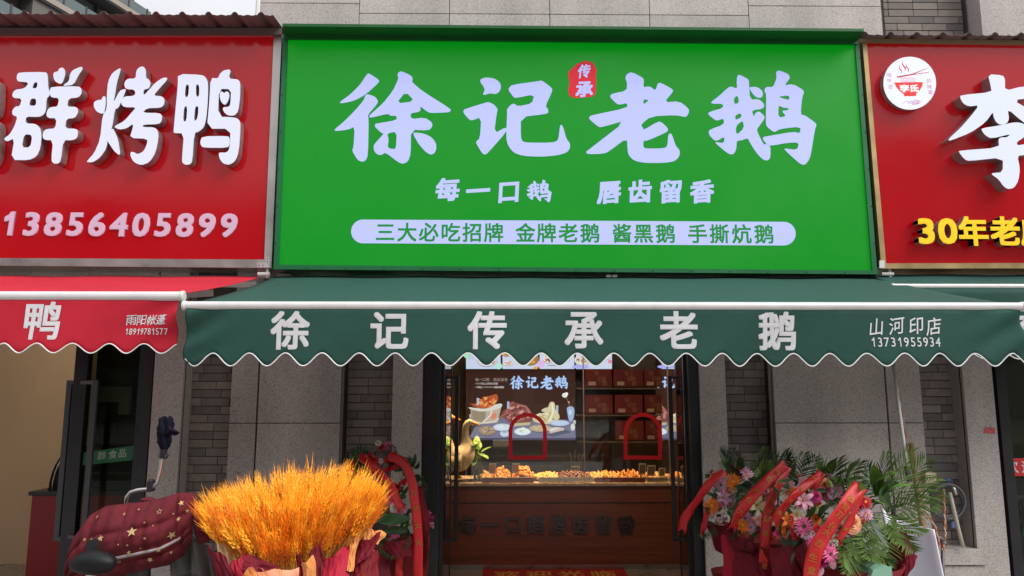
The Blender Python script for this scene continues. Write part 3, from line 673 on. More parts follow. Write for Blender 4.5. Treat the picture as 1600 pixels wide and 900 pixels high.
for c, x, y in (('我', 172, 335), ('怀', 178, 415), ('念', 192, 498), ('的', 735, 418), ('味', 742, 498), ('道', 752, 575)):
    p = L2([(x, y)])[0]; pr.ch(c, p[0], p[1], 7.5, (205, 100, 140), bold=0)
for c, x in (('李', 390), ('氏', 525)): p = L2([(x, 522)])[0]; pr.ch(c, p[0], p[1], 12, (250, 240, 240), bold=.05, sx=1.15)
for k in range(3): pr.line(L2([(370 + k * 60, 730 + 5 * k), (420 + k * 60, 700), (480 + k * 40, 735), (540 + k * 25, 680 + 12 * k), (580 + k * 20, 700), (560 + k * 20, 735), (500, 752)]), .7, (200, 90, 160))
obj('logo_print', pr, printmat('logo_print', .62, .5), lg)

# ------------------------------------------------------------------ awnings
AGREEN = mat('green_canvas', (.020, .072, .056), .8, var=.06, vs=3, spec=.25, bump=.35, bs=9)
ARED = mat('red_canvas', (.46, .015, .032), .8, var=.06, vs=3, spec=.25, bump=.35, bs=9)
PIPING = mat('white_piping', (.8, .8, .8), .6)
ATEXT = mat('pale_grey_print', (.62, .62, .64), .7, var=.05, vs=30)
BARW = mat('white_aluminium_tube', (.62, .61, .60), .3, var=.06, vs=10)
def awning(label, Yb, Yf, zbk, zfr, xa, xb, cloth, valh, trough0, period, amp, ctop, br_, ends=(1, 1), sag=.012, vseed=1, edge=.0):
    """xa,xb world ends; returns thing and valance surface function"""
    t = thing('awning', ((xa + xb) / 2, Yb, zbk), label, 'awning')
    rr_ = random.Random(vseed); ph = [rr_.uniform(0, 6) for _ in range(5)]
    def fn(u, v):
        x = xa + .02 + (xb - xa - .04) * u; y = Yb + (Yf - Yb) * v
        return Vector((x, y, zbk + (zfr + .008 - zbk) * v - sag * sin(pi * v) * (1 + .25 * sin(x * 3.1 + ph[0])) + .0025 * sin(x * 9 + v * 3)))
    obj('canopy_cloth', MB().grid(fn, 60, 12), cloth, t, smooth=True, sol=.002)
    obj('front_bar', MB().tube([(xa, Yf, zfr), (xb, Yf, zfr)], br_, 20), BARW, t, smooth=False)
    for x, e, s in ((xa, ends[0], -1), (xb, ends[1], 1)):
        if e: obj('end_cap', MB().tube([(x, Yf, zfr), (x + s * .004, Yf, zfr), (x + s * .014, Yf, zfr), (x + s * .018, Yf, zfr)], [br_, br_ * 1.16, br_ * 1.16, br_ * .85], 20), mat('white_end_cap', (.62, .62, .6), .4), t)
    obj('roller_tube', MB().tube([(xa + .05, Yb + .03, zbk - .03), (xb - .05, Yb + .03, zbk - .03)], .04, 14), BARW, t)
    for x, s in ((xa + .35, 1), (xb - .35, -1)):
        kx = x + s * .55
        obj('folding_arm', MB().bar((x, Yb + .02, zbk - .11), (kx, (Yb + Yf) / 2, (zbk + zfr) / 2 - .09), .03, .045).bar((kx, (Yb + Yf) / 2, (zbk + zfr) / 2 - .09), (x + s * .05, Yf + .02, zfr - .01), .03, .04), BARW, t)
    def vf(x, z):
        k = min(1, max(0, (zfr - z) / max(valh, .01)))
        e0 = math.exp(-((x - xa) / .16) ** 2) * edge; e1 = math.exp(-((x - xb) / .2) ** 2) * edge
        return Yf - .012 + k * (.016 * sin(x * 2.3 + ph[1]) + .010 * sin(x * 6.1 + ph[2] + k) + .006 * sin(x * 13 + ph[3] + 3 * k)) + (e0 + e1) * sin(pi * k) * sin(8 * k + x * 22)
    def zbot(x): return zfr - valh - amp * cos(2 * pi * (x - trough0) / period)
    def vn(u, v):
        x = xa + .008 + (xb - xa - .016) * u; zt_ = zfr - br_ * .6; zz = zt_ + (zbot(x) - zt_) * v
        return Vector((x - .012 * v * (1 if u < .02 else 0), vf(x, zz), zz))
    nu = int((xb - xa) / period * 16)
    val = obj('valance', MB().grid(vn, nu, 10), cloth, t, smooth=True, sol=.0015)
    obj('piping', MB().tube([Vector((xa + .008 + (xb - xa - .016) * i / nu, 0, 0)) + Vector((0, vf(xa + (xb - xa) * i / nu, zbot(xa + (xb - xa) * i / nu)) - .001, zbot(xa + .008 + (xb - xa - .016) * i / nu))) for i in range(nu + 1)], .0031, 5), PIPING, val)
    br2 = MB()
    for x in (xa + .06, xb - .06): br2.box(x - .045, x + .045, Yb + .06, YG, zbk - .12, zbk + .03)
    obj('wall_bracket', br2, STEEL, t)
    return t, vf, val
# middle green awning
Yf = 3.62
pL, pR = P(291, 478, Yf), P(1594, 478, Yf)
zfr = (P(600, 478, Yf).z)
zbk = P(900, 433, 4.93).z
per = P(660, 560, Yf).x - P(603, 560, Yf).x
aw, vf, val = awning('long dark green awning with scalloped valance and six large pale characters', 4.93, Yf, zbk, zfr, pL.x, pR.x, AGREEN, zfr - P(800, 562, Yf).z, P(304, 562, Yf).x, per * .9985, P(800, 552, Yf).z - P(800, 562, Yf).z, 0, .0215, edge=.028)
Yv = Yf - .012
vft = lambda x, z: vf(x, z) - .0035
for ch, x, y in (('徐', 454, 516), ('记', 608.5, 516), ('传', 762, 516), ('承', 912, 515), ('老', 1061, 516), ('鹅', 1216, 517)):
    obj('awning_character', char(MB(), ch, x, y, 62, Yv, bold=.024, yf=vft), ATEXT, val)
for ch, x, y in (('山', 1369, 511), ('河', 1400, 509), ('印', 1430, 509), ('店', 1457, 510)):
    obj('awning_character', char(MB(), ch, x, y, 29, Yv, sx=.85, bold=.008, yf=vft, shear=.12, slant=.12), ATEXT, val)
for i, ch in enumerate('13731955934'):
    obj('digit', char(MB(), ch, 1364.5 + i * 9.85, 534.8, 20.5, Yv, sx=.82, bold=.006, yf=vft), ATEXT, val)
# left red awning
Yl = 3.68
zf2 = P(200, 463, Yl).z; zb2 = P(380, 432, 4.93).z
xr = P(283, 463, Yl).x
aw2, vf2, val2 = awning('red awning with pale duck character at the left edge of the picture', 4.93, Yl, zb2, zf2, xr - 3.4, xr, ARED, zf2 - P(150, 544.5, Yl).z, P(36, 552, Yl).x, P(90, 552, Yl).x - P(36, 552, Yl).x, P(150, 537, Yl).z - P(150, 544.5, Yl).z, 0, .0245, vseed=5, edge=.02)
vft2 = lambda x, z: vf2(x, z) - .0035
Yv2 = Yl - .012
obj('awning_character', char(MB(), '鸭', 68, 501, 62, Yv2, bold=.022, yf=vft2), ATEXT, val2)
for ch, x in (('雨', 204.5), ('阳', 220), ('帐', 236.5), ('蓬', 253)):
    obj('awning_character', char(MB(), ch, x, 499.5, 17.5, Yv2, sx=.95, bold=.008, yf=vft2, shear=.1, slant=.1), ATEXT, val2)
for i, ch in enumerate('18919781577'):
    obj('digit', char(MB(), ch, 197 + i * 6.15, 518, 14.2, Yv2, sx=.78, bold=.005, yf=vft2, slant=.05), ATEXT, val2)
# right green awning, rolled nearly in
Yr = 4.60
zf3 = P(1500, 447.5, Yr).z; zb3 = P(1500, 432, 4.93).z
aw3, vf3, val3 = awning('retracted dark green awning close to the wall at the right edge', 4.93, Yr, zb3 + .01, zf3, P(1397, 447, Yr).x, P(1397, 447, Yr).x + 3.2, AGREEN, zf3 - P(1500, 556, Yr).z, P(1590, 560, Yr).x, .2, .02, 0, .0165, vseed=9)
vft3 = lambda x, z: vf3(x, z) - .0035
for ch, x, y in (('李', 1612, 515), ('氏', 1690, 515)): obj('awning_character', char(MB(), ch, x, y, 58, Yr - .012, bold=.024, yf=vft3), ATEXT, val3)
# awning brackets and fittings between the signs
for (x, y, Y, lab) in ((414, 428, 4.93, 'small steel awning bracket between the red and green signs'), (1378, 428, 4.93, 'small steel awning bracket between the green and gold-framed signs')):
    c = P(x, y, Y); t = thing('awning_bracket', c, lab, 'bracket')
    obj('plate', MB().box(c.x - .045, c.x + .04, Y - .02, Y + .02, c.z - .03, c.z + .045), mat('cast_aluminium', (.42, .4, .39), .45, m=.4, var=.15, vs=30), t, bev=.003)
    obj('gudgeon', MB().tube([(c.x - .03, Y - .05, c.z - .01), (c.x + .05, Y - .05, c.z - .01)], .013, 10).tube([(c.x + .03, Y - .045, c.z - .03), (c.x + .03, Y - .045, c.z + .04)], .01, 10), BARW, t)
t = thing('cable_connector', P(956, 431, 4.9), 'white plastic cable connector hanging under the green sign', 'connector')
obj('plug', MB().tube([P(947, 431.5, 4.88), P(954, 431.5, 4.88)], .012, 8).tube([P(957, 431.5, 4.88), P(964, 431.5, 4.88)], .012, 8).tube([P(954, 431.5, 4.88), P(957, 431.5, 4.88)], .006, 8), WHITEP, t)
obj('cable', MB().tube([P(955, 431, 4.9), P(956, 424, 4.93), P(957, 418, 4.97)], .003, 6), SCREW, t)
t = tag(obj('number_tag', MB().prism(pq([(1374, 419), (1382, 419), (1382, 407), (1374, 407)], YR - .02), YR - .022, YR - .0145), WHITEP, loc=P(1378, 413, YR)), 'tiny white printed tag on the lower corner of the gold frame', 'tag')
# thin cable at the top left corner of the wall
tag(obj('downpipe', MB().tube([(xu(401, 5.1), 5.1, ZT), (xu(401, 5.1), 5.1, 6.2)], .011, 8), WHITEP, loc=(xu(401, 5.1), 5.1, ZT)), 'thin white pipe running up the left corner of the granite wall', 'pipe')
# ------------------------------------------------------------------ shop interior
YC = 7.1
WOOD = mat('red_brown_laminate', (.20, .060, .032), .38, var=.25, vs=3, coat=.15)
n_ = WOOD.node_tree; nz = [q for q in n_.nodes if q.type == 'TEX_NOISE'][0]
mp = n_.nodes.new('ShaderNodeMapping'); mp.inputs['Scale'].default_value = (.5, 1, 9); g_ = [q for q in n_.nodes if q.type == 'NEW_GEOMETRY'][0]
n_.links.new(g_.outputs['Position'], mp.inputs[0]); n_.links.new(mp.outputs[0], nz.inputs['Vector'])
xc0, xc1 = P(640, 800, YC).x, P(1130, 800, YC).x
zc = P(880, 756, YC).z
ct = thing('sales_counter', ((xc0 + xc1) / 2, YC, 0), 'long red-brown wood counter with dark raised lettering on its front', 'counter')
obj('front_panel', MB().box(xc0, xc1, YC, YC + .04, .05, zc - .02), WOOD, ct)
obj('panel_groove', MB().box(xc0, xc1, YC - .001, YC + .002, P(880, 785, YC).z, P(880, 786.6, YC).z), BLACK, ct)
obj('kickboard', MB().box(xc0, xc1, YC + .02, YC + .06, .004, .05), STEEL, ct)
obj('counter_top', MB().box(xc0, xc1, YC - .02, YC + .72, zc - .02, zc), mat('counter_stone', (.45, .36, .27), .25, var=.1, vs=8), ct, bev=.003)
obj('cabinet', MB().box(xc0 + .01, xc1 - .01, YC + .041, YC + .7, .05, zc - .021), WOOD, ct)
cm = mat('dark_metal_letter', (.10, .075, .08), .25, m=.7)
for ch, x in (('每', 731), ('一', 766), ('口', 802), ('鹅', 837), ('唇', 872), ('齿', 907), ('留', 942), ('香', 978), ('。', 1052)):
    if ch != '。': obj('counter_character', char(MB(), ch, x, 820, 30, YC - .012, bold=.02, t=.011), cm, ct)
# glass guard standing on the counter
zg = P(913, 545, YC + .05).z
gd = thing('glass_guard', (P(913, 750, YC).x, YC + .05, zc), 'tall clear glass guard standing along the counter with two red arched frames', 'glass guard')
for a, b in ((640, 912.2), (913.8, 1046), (1047, 1128)):
    obj('glass_pane', MB().box(P(a, 700, YC + .05).x, P(b, 700, YC + .05).x, YC + .05, YC + .058, zc + .002, zg), GLASS, gd)
EDGE = mat('ground_glass_edge', (.42, .33, .28), .3, e=(.4, .3, .25), es=.0)
for a in (913, 1046.5, 1060): obj('glass_edge', MB().box(P(a - .8, 700, YC + .05).x, P(a + .8, 700, YC + .05).x, YC + .046, YC + .062, zc + .002, zg), EDGE, gd)
RTAPE = mat('red_arch_vinyl', (.62, .010, .022), .5)
for cx in (824.5, 1004.5):
    o_, i_ = [], []
    w1, w2, top, bot, th = 30, 24, 645, 718, 6
    for k in range(17):
        a = pi * k / 16; o_.append((cx + w1 * cos(a), top + w1 - 0 - w1 * sin(a))); i_.append((cx + w2 * cos(a), top + w1 - w2 * sin(a)))
    ro = o_ + [(cx - w1, bot), (cx + w1, bot)]; ri = i_ + [(cx - w2, bot - th), (cx + w2, bot - th)]
    v, f = fill([pq(ro, YC + .048), pq(ri, YC + .048)], .003)
    obj('arched_frame', MB().add([(a, b + YC + .046, c) for a, b, c in v], f), RTAPE, gd)
# menu light boxes
MW = (205, 208, 236)
Ym = 8.35
PM = printmat('lit_print', 1.15, .2)
def menu(x0, x1, idx, label):
    t = thing('menu_screen', P((x0 + x1) / 2, 577, Ym), label, 'menu screen', 'lit menu panels above the wall poster')
    a, b = P(x0, 577, Ym), P(x1, 577, Ym); zt_ = a.z + .40
    obj('screen_case', MB().box(a.x + .003, b.x - .003, Ym + .004, Ym + .06, a.z - .006, zt_), BLACK, t)
    p = Print(Ym); yt = 577 - (zt_ - a.z) / (P(x0, 570, Ym).z - a.z) * 7
    p.poly([(x0 + 1.2, 576.5), (x1 - .8, 576.5), (x1 - .8, yt), (x0 + 1.2, yt)], MW)
    w_ = x1 - x0; r = random.Random(idx)
    def dish(cx, cy, rx, ry, plate, food, food2):
        p.ell(cx, cy, rx, ry, (150, 150, 175)); p.ell(cx, cy - .6, rx * .96, ry * .93, plate)
        for _ in range(26):
            a_ = r.uniform(0, 6.28); q_ = sqrt(r.random()) * .72
            p.ell(cx + cos(a_) * q_ * rx, cy - .6 + sin(a_) * q_ * ry, rx * .2, ry * .14, r.choice([food, food2]), 7, rot=r.uniform(-1, 1))
    if idx == 0: p.ell(x0 + 3, yt + 30, 7, 9, (170, 225, 190)); p.ell(x1 - 4, 572, 6, 5, (185, 225, 215)); dish(x0 + 34, 564, 16, 9.5, (225, 215, 215), (130, 50, 40), (175, 95, 65))
    if idx == 1: dish(x0 + 10, 568, 8, 4.5, (235, 225, 225), (190, 120, 110), (230, 190, 170)); dish(x0 + 45, 562, 13, 10, (160, 110, 60), (225, 170, 70), (190, 120, 40)); p.ell(x1 - 4, 575, 4, 2, (230, 160, 60)); dish(x0 + 7, 550, 9, 8, (200, 150, 90), (225, 170, 70), (190, 120, 40))
    if idx == 2: p.ell(x0 + 3, 569, 6, 6, (225, 180, 230)); dish(x0 + 15, 561, 9, 7, (235, 225, 225), (150, 70, 50), (210, 140, 100))
    if idx == 3: dish(x0 + 11, 563, 13, 8.5, (225, 215, 210), (150, 120, 100), (215, 195, 180)); dish(x0 + 44, 556, 12, 7.5, (235, 230, 240), (190, 170, 175), (150, 150, 160)); p.ell(x0 + 8, 573, 14, 3, (175, 170, 240)); p.ell(x1 - 4, 565, 3, 3, (225, 130, 150))
    for k in range(4): p.line([(x0 + 6 + k * 2.4, 553 - 8), (x0 + 6 + k * 2.4, 562)], .35, (130, 130, 150)) if idx in (0,) else p.line([(x1 - 16 + k * 2.6, 545), (x1 - 16 + k * 2.6, 566)], .35, (130, 130, 150)) if idx == 2 else None
    if idx == 2: p.line([(x0 + 14, 571), (x0 + 30, 571)], 1.2, (120, 120, 140))
    obj('menu_print', p, PM, t)
for i, (a, b) in enumerate(((727, 783), (784, 841), (842, 898), (899, 957))):
    menu(a, b, i, ['lit menu panel with a braised meat dish, leftmost above the poster', 'lit menu panel with golden fried food, second from the left', 'lit menu panel with a pink circle and vertical lines, third from the left', 'lit menu panel with two pale bowls, fourth from the left'][i])
menu(1033, 1090, 3, 'lit menu panel at the far right behind the door handle')
menu(660, 703, 2, 'lit menu panel at the far left beside the door frame')
# poster light boxes
def poster(dx, Yp, label):
    t = thing('wall_poster', P(813 + dx, 688, Yp), label, 'poster', 'lit food posters on the back wall')
    D = lambda pts: [(700 + a * .1556 + dx, 560 + b * .1556) for a, b in pts]
    a, b = P(727.5 + dx, 688.5, Yp), P(899.5 + dx, 578, Yp)
    obj('light_box', MB().box(a.x, b.x, Yp + .002, Yp + .05, a.z, b.z), BLACK, t)
    p = Print(Yp); r = random.Random(3)
    p.poly([(728 + dx, 688), (899 + dx, 688), (899 + dx, 578.5), (728 + dx, 578.5)], (58, 30, 24))
    p.poly(D([(270, 690), (540, 590), (1275, 620), (1282, 800), (212, 800)]), (112, 108, 138))
    p.poly(D([(212, 800), (1282, 800), (1280, 820), (214, 818)]), (72, 68, 92))
    E = lambda cx, cy, rx, ry, c, rot=0, n=20: p.ell(700 + cx * .1556 + dx, 560 + cy * .1556, rx * .1556, ry * .1556, c, n, rot=rot)
    def blob(cx, cy, rx, ry, cols, n, s=.2, seed=1):
        q = random.Random(seed)
        for _ in range(n):
            a_ = q.uniform(0, 6.28); k = sqrt(q.random()) * .85
            E(cx + cos(a_) * k * rx, cy + sin(a_) * k * ry, rx * s * q.uniform(.6, 1.3), ry * s * q.uniform(.5, 1.1), q.choice(cols), q.uniform(-1.2, 1.2), 7)
    # basket of fried goose
    p.poly(D([(225, 505), (540, 470), (500, 645), (240, 672)]), (178, 165, 150)); p.poly(D([(235, 520), (380, 530), (370, 655), (250, 665)]), (150, 132, 112))
    p.poly(D([(395, 525), (520, 490), (495, 640), (385, 655)]), (196, 168, 152)); p.poly(D([(430, 560), (490, 540), (480, 600), (430, 610)]), (215, 130, 105), 1)
    p.line(D([(222, 560), (222, 620), (330, 650), (470, 635), (510, 600)]), 1.6, (222, 214, 208)); p.line(D([(350, 640), (430, 570), (450, 480)]), 2, (225, 216, 210))
    p.poly(D([(195, 487), (330, 505), (520, 448), (552, 465), (520, 505), (350, 540), (225, 512)]), (216, 208, 200), 1)
    p.poly(D([(215, 455), (285, 455), (350, 400), (440, 370), (485, 355), (505, 385), (500, 430), (440, 490), (350, 510), (275, 490)]), (182, 84, 50), 1)
    blob(390, 440, 105, 60, [(225, 130, 70), (200, 90, 55), (150, 55, 35), (235, 165, 90), (210, 75, 55)], 60, .17, 2); E(232, 458, 18, 13, (120, 50, 40))
    # dark goose
    p.poly(D([(520, 580), (560, 520), (600, 500), (620, 440), (650, 430), (690, 450), (770, 465), (835, 520), (852, 600), (832, 662), (730, 680), (620, 655), (570, 600)]), (128, 68, 66), 1)
    blob(700, 560, 130, 90, [(160, 95, 88), (190, 130, 122), (105, 48, 50), (140, 75, 72), (205, 150, 140)], 70, .16, 4)
    p.line(D([(520, 590), (575, 560), (640, 450), (660, 440)]), 2.2, (165, 95, 85)); p.line(D([(700, 470), (780, 480), (835, 560)]), 2.5, (175, 110, 104)); p.poly(D([(620, 655), (830, 640), (820, 668), (660, 682)]), (190, 176, 140))
    # pale goose
    p.poly(D([(850, 570), (850, 630), (930, 655), (1040, 660), (1120, 610), (1118, 560), (1075, 520), (1075, 450), (1045, 430), (1015, 450), (1010, 490), (960, 500), (930, 530), (980, 540), (930, 555)]), (214, 196, 162), 1)
    blob(980, 590, 110, 50, [(228, 214, 186), (196, 172, 132), (235, 224, 200), (180, 155, 115)], 34, .2, 6); p.line(D([(1045, 450), (1055, 540), (1020, 620)]), 2.4, (236, 226, 204))
    # plates and bowls
    for cx, cy, rx, ry, c in ((395, 725, 92, 48, (150, 120, 98)), (545, 692, 92, 38, (196, 200, 222)), (748, 735, 84, 38, (206, 212, 232)), (930, 702, 118, 36, (176, 152, 126)), (1120, 650, 100, 30, (176, 186, 216)), (1090, 720, 80, 30, (206, 192, 196))):
        E(cx, cy + 6, rx, ry, (64, 60, 84)); E(cx, cy, rx, ry, c); E(cx, cy - 3, rx * .8, ry * .7, tuple(min(255, k + 14) for k in c))
    blob(395, 715, 70, 30, [(178, 150, 124), (120, 92, 70), (196, 172, 146)], 22, .25, 8); blob(545, 682, 50, 18, [(222, 226, 222), (96, 130, 84), (232, 228, 220)], 20, .22, 9)
    p.poly(D([(700, 740), (720, 705), (760, 685), (790, 715), (800, 742), (750, 752)]), (220, 226, 214), 1); blob(750, 728, 40, 16, [(96, 140, 80), (235, 238, 230), (60, 90, 50)], 16, .2, 10)
    blob(930, 695, 84, 20, [(196, 160, 120), (160, 116, 80), (220, 196, 160)], 18, .25, 11); p.poly(D([(1010, 740), (1150, 690), (1165, 705), (1130, 735), (1040, 760)]), (208, 176, 172), 1)
    E(567, 752, 44, 34, (196, 202, 226)); E(567, 735, 34, 12, (150, 158, 190)); E(620, 762, 26, 24, (206, 210, 230))
    p.poly(D([(960, 770), (1180, 715), (1240, 740), (1060, 785)]), (70, 78, 104))
    E(1252, 690, 22, 36, (210, 208, 212)); E(1270, 640, 14, 22, (190, 188, 190))
    p.poly(D([(1195, 530), (1190, 500), (1210, 482), (1250, 482), (1270, 505), (1265, 590), (1240, 640), (1210, 620)]), (160, 176, 216), 1); E(1225, 540, 16, 30, (196, 208, 236))
    p.line(D([(1222, 480), (1200, 420), (1180, 385)]), .8, (150, 120, 100)); p.line(D([(1235, 480), (1265, 400)]), .5, (110, 90, 80)); E(1172, 370, 28, 24, (232, 224, 222)); E(1190, 355, 16, 14, (244, 240, 240)); E(1212, 440, 10, 9, (200, 170, 160))
    for x, y in ((300, 430), (605, 465), (1095, 505)):
        p.poly(D([(x - 11, y - 32), (x + 11, y - 32), (x + 11, y + 38), (x - 11, y + 38)]), (196, 204, 235)); p.line(D([(x, y - 26), (x, y + 30)]), .8, (90, 90, 130))
    for ch, bx_ in (('徐', (620, 172, 768, 312)), ('记', (780, 182, 910, 300)), ('老', (925, 172, 1062, 312)), ('鹅', (1072, 172, 1205, 308))):
        q0, q1 = D([bx_[:2], bx_[2:]]); p.k += 4
        traced(p, ch, Yp - p.k * .00004, box=(*q0, *q1), col=S(176, 200, 250), step=.00003)
    for i, c in enumerate('每一口鹅 唇齿留香'):
        if c != ' ': p.ch(c, 700 + (290 + i * 36.5) * .1556 + dx, 560 + 213 * .1556, 5.6, (168, 150, 142), bold=0)
    for i, c in enumerate('100天以上的东北灰鹅'): p.ch(c, 700 + (280 + i * 21) * .1556 + dx, 560 + 253 * .1556, 3.6, (190, 178, 176), bold=.02)
    for i, c in enumerate('一年端上10000+家庭的餐桌'): p.ch(c, 700 + (280 + i * 19.5) * .1556 + dx, 560 + 289 * .1556, 3.6, (190, 178, 176), bold=.02)
    obj('poster_print', p, PM, t)
poster(0, 8.5, 'lit brown poster with goose dishes and brush title left on the back wall')
poster(213, 8.66, 'second lit brown food poster cut by the shelf and the right door handle')
# shelves with gift boxes
Ysh = 8.3
sh = thing('wall_shelf', P(972, 700, Ysh), 'brown wall shelves filled with red gift boxes right of the poster', 'shelf')
a, b = P(903, 700, Ysh).x, P(1036, 700, Ysh).x
SH = mat('shelf_laminate', (.16, .115, .085), .5, var=.06)
obj('back_panel', MB().box(a, b, Ysh + .3, Ysh + .33, P(900, 745, Ysh).z, P(900, 520, Ysh).z), mat('shelf_back', (.10, .072, .055), .6), sh)
for y in (606, 648, 690): obj('shelf_board', MB().box(a, b, Ysh, Ysh + .3, P(970, y + 2, Ysh).z, P(970, y, Ysh).z), SH, sh)
for y in (606, 648): pass
GB = mat('red_gift_box', (.13, .009, .011), .5, var=.08, rnd=.15); GT = mat('dull_gold_print', (.30, .15, .06), .5); CR = mat('cream_label', (.42, .33, .26), .6)
rows = [(604.5, 577, ((915, 956), (959, 1005), (1007.5, 1034))), (646.5, 617, ((915, 957), (961, 1004), (1008, 1034))), (688.5, 657, ((962, 1006), (1009, 1034)))]
nm = {0: 'top', 1: 'middle', 2: 'bottom'}
for ri, (yb, yt, bs_) in enumerate(rows):
    for ci, (x0, x1) in enumerate(bs_):
        pos = (['left', 'centre', 'right'] if len(bs_) == 3 else ['left', 'right'])[ci]
        yb2, Yx = yb, Ysh + .02
        c = P((x0 + x1) / 2, yb, Yx)
        t = thing('gift_box', c, f'red gift box with gold characters, {pos} one on the {nm[ri]} shelf', 'box', 'red gift boxes on the shelves')
        q0, q1 = P(x0, yb, Yx), P(x1, yt, Yx)
        obj('carton', MB().box(q0.x, q1.x, Yx, Yx + .22, q0.z, q1.z), GB, t, bev=.004)
        cb = MB(); xm = (x0 + x1) / 2
        for k, (c_, dx_, dy_, em) in enumerate((('徐', -3, -7.5, 8), ('记', 1, .5, 8), ('老', 8, 1, 8), ('鹅', 9, 8.5, 8))): char(cb, c_, min(x1 - 5, xm + dx_), (yb + yt) / 2 + dy_, em, Yx - .0015, bold=0)
        obj('gold_lettering', cb, GT, t)
        lx = x0 + (x1 - x0) * .12
        lb = obj('paper_label', MB().prism(pq([(lx, yb - 2.5), (lx + 11, yb - 2.5), (lx + 11, yb - 8), (lx, yb - 8)], Yx - .001), Yx - .0015, Yx), CR, t)
# small plant on the bottom shelf
def leafmesh(L, W, bend, n=6, fold=.2):
    mb = MB(); pts = []
    for i in range(n + 1):
        u = i / n; wd = W * sin(pi * min(1, u * .93 + .07)) ** .8 * (1 - .25 * u); z = L * u * cos(bend * u); y = -L * u * sin(bend * u)
        pts += [(-wd / 2, y - fold * wd * .4, z), (0, y, z), (wd / 2, y - fold * wd * .4, z)]
    fs = []
    for i in range(n):
        for j in range(2): fs.append((i * 3 + j, i * 3 + j + 1, i * 3 + j + 4, i * 3 + j + 3))
    return mb.add(pts, fs)
LF1 = mat('leaf_dark_green', (.03, .085, .025), .45, var=.25, vs=30, rnd=.35, )
LF2 = mat('leaf_bright_green', (.13, .25, .04), .45, var=.25, vs=30, rnd=.3)
t = thing('potted_plant', P(934, 688, Ysh), 'small dark potted plant on the lower left shelf', 'plant')
c = P(934, 688, Ysh + .05)
obj('pot', MB().lathe(c, [(.045, 0), (.06, .03), (.05, .1), (.045, .1)], 14), SEAL, t)
lm = leafmesh(.14, .04, .8).mesh('leaf', LF1)
for k in range(14): place('leaf', lm, t, c + Vector((random.uniform(-.02, .02), 0, .1 + random.uniform(0, .08))), rot=Euler((random.uniform(-.3, .9), 0, k * .9)), scale=random.uniform(.7, 1.1))
# geese
GOOSE = mat('cream_resin', (.52, .44, .34), .6, var=.15, vs=14, bump=.25, bs=60)
BEAK = mat('orange_resin', (.6, .19, .03), .4)
def goose(px, py, Y, s, label):
    c = P(px, py, Y); t = thing('goose_statue', c, label, 'statue', 'goose figures on the counter')
    def sec(pts): return [c + Vector((a * s, 0, b * s)) for a, b in pts]
    B = MB()
    prof = [(-.20, .20, .012), (-.16, .20, .05), (-.10, .19, .10), (-.03, .19, .145), (.04, .21, .155), (.10, .26, .135), (.125, .32, .095), (.118, .38, .062), (.105, .44, .046), (.10, .50, .040), (.105, .55, .038), (.125, .595, .042), (.15, .605, .040), (.175, .597, .026), (.19, .592, .014)]
    B.tube([c + Vector((a * s, 0, b * s)) for a, b, r in prof], [r * s for a, b, r in prof], 16)
    obj('body', B, GOOSE, t, smooth=True, sub=1)
    bk = MB().tube([c + Vector((a * s, 0, b * s)) for a, b in ((.178, .598), (.205, .588), (.24, .576), (.262, .572))], [.022 * s, .02 * s, .014 * s, .005 * s], 10)
    obj('beak', bk, BEAK, t, smooth=True)
    for sg in (-1, 1):
        wv = []
        wg = MB().grid(lambda u, v: c + Vector((( .07 - .27 * u) * s, sg * (.11 + .045 * sin(pi * v) * (1 - .6 * u) + .01) * s, (.10 + .17 * v * (1 - .5 * u) + .02 * u) * s)), 10, 8)
        obj('wing', wg, GOOSE, t, smooth=True, sol=.012)
        obj('leg', MB().tube([c + Vector((0, sg * .05 * s, .11 * s)), c + Vector((.0, sg * .05 * s, .02 * s))], .012 * s, 8).add([c + Vector((a * s, sg * (.05 + b) * s, z_ * s)) for a, b, z_ in ((-.03, 0, .003), (.06, -.035, .003), (.075, 0, .006), (.06, .035, .003), (0, 0, .03))], [(0, 1, 2, 3), (0, 4, 1), (1, 4, 2), (2, 4, 3), (3, 4, 0)]), BEAK, t)
        obj('eye', MB().ball(c + Vector((.145 * s, sg * .036 * s, .612 * s)), .006 * s, .006 * s, .006 * s, 8, 6), SCREW, t, smooth=True)
goose(712, 747, 7.32, .88, 'cream goose figure with orange beak facing right, behind the left door handle')
goose(676, 752, 7.5, 1.04, 'taller cream goose figure mostly hidden behind the left door frame')
# leafy plant beside the goose
c = P(748, 749, 7.4); t = thing('potted_plant', c, 'bright green leafy plant in a glass vase beside the goose figure', 'plant')
obj('vase', MB().lathe(c, [(.05, 0), (.055, .06), (.04, .13), (.045, .16)], 16), glassmat('vase_glass', (.8, .85, .8)), t, smooth=True)
lm2 = [leafmesh(.13, .085, b, 7).mesh('leaf', LF2) for b in (.5, 1.0, 1.5)]
rn = random.Random(4)
st_ = MB()
for k in range(22):
    a_ = rn.uniform(0, 6.28); tl = rn.uniform(.05, .6); h = rn.uniform(.14, .34); q = c + Vector((cos(a_) * tl * .12 - .03, sin(a_) * tl * .1, h))
    st_.tube([c + Vector((0, 0, .03)), c + Vector((cos(a_) * tl * .04, sin(a_) * tl * .04, h * .6)), q], .003, 5)
    place('leaf', rn.choice(lm2), t, q, rot=Euler((rn.uniform(-.2, .5) + tl, 0, a_ + pi / 2)), scale=rn.uniform(.7, 1.2))
obj('stems', st_, LF2, t)
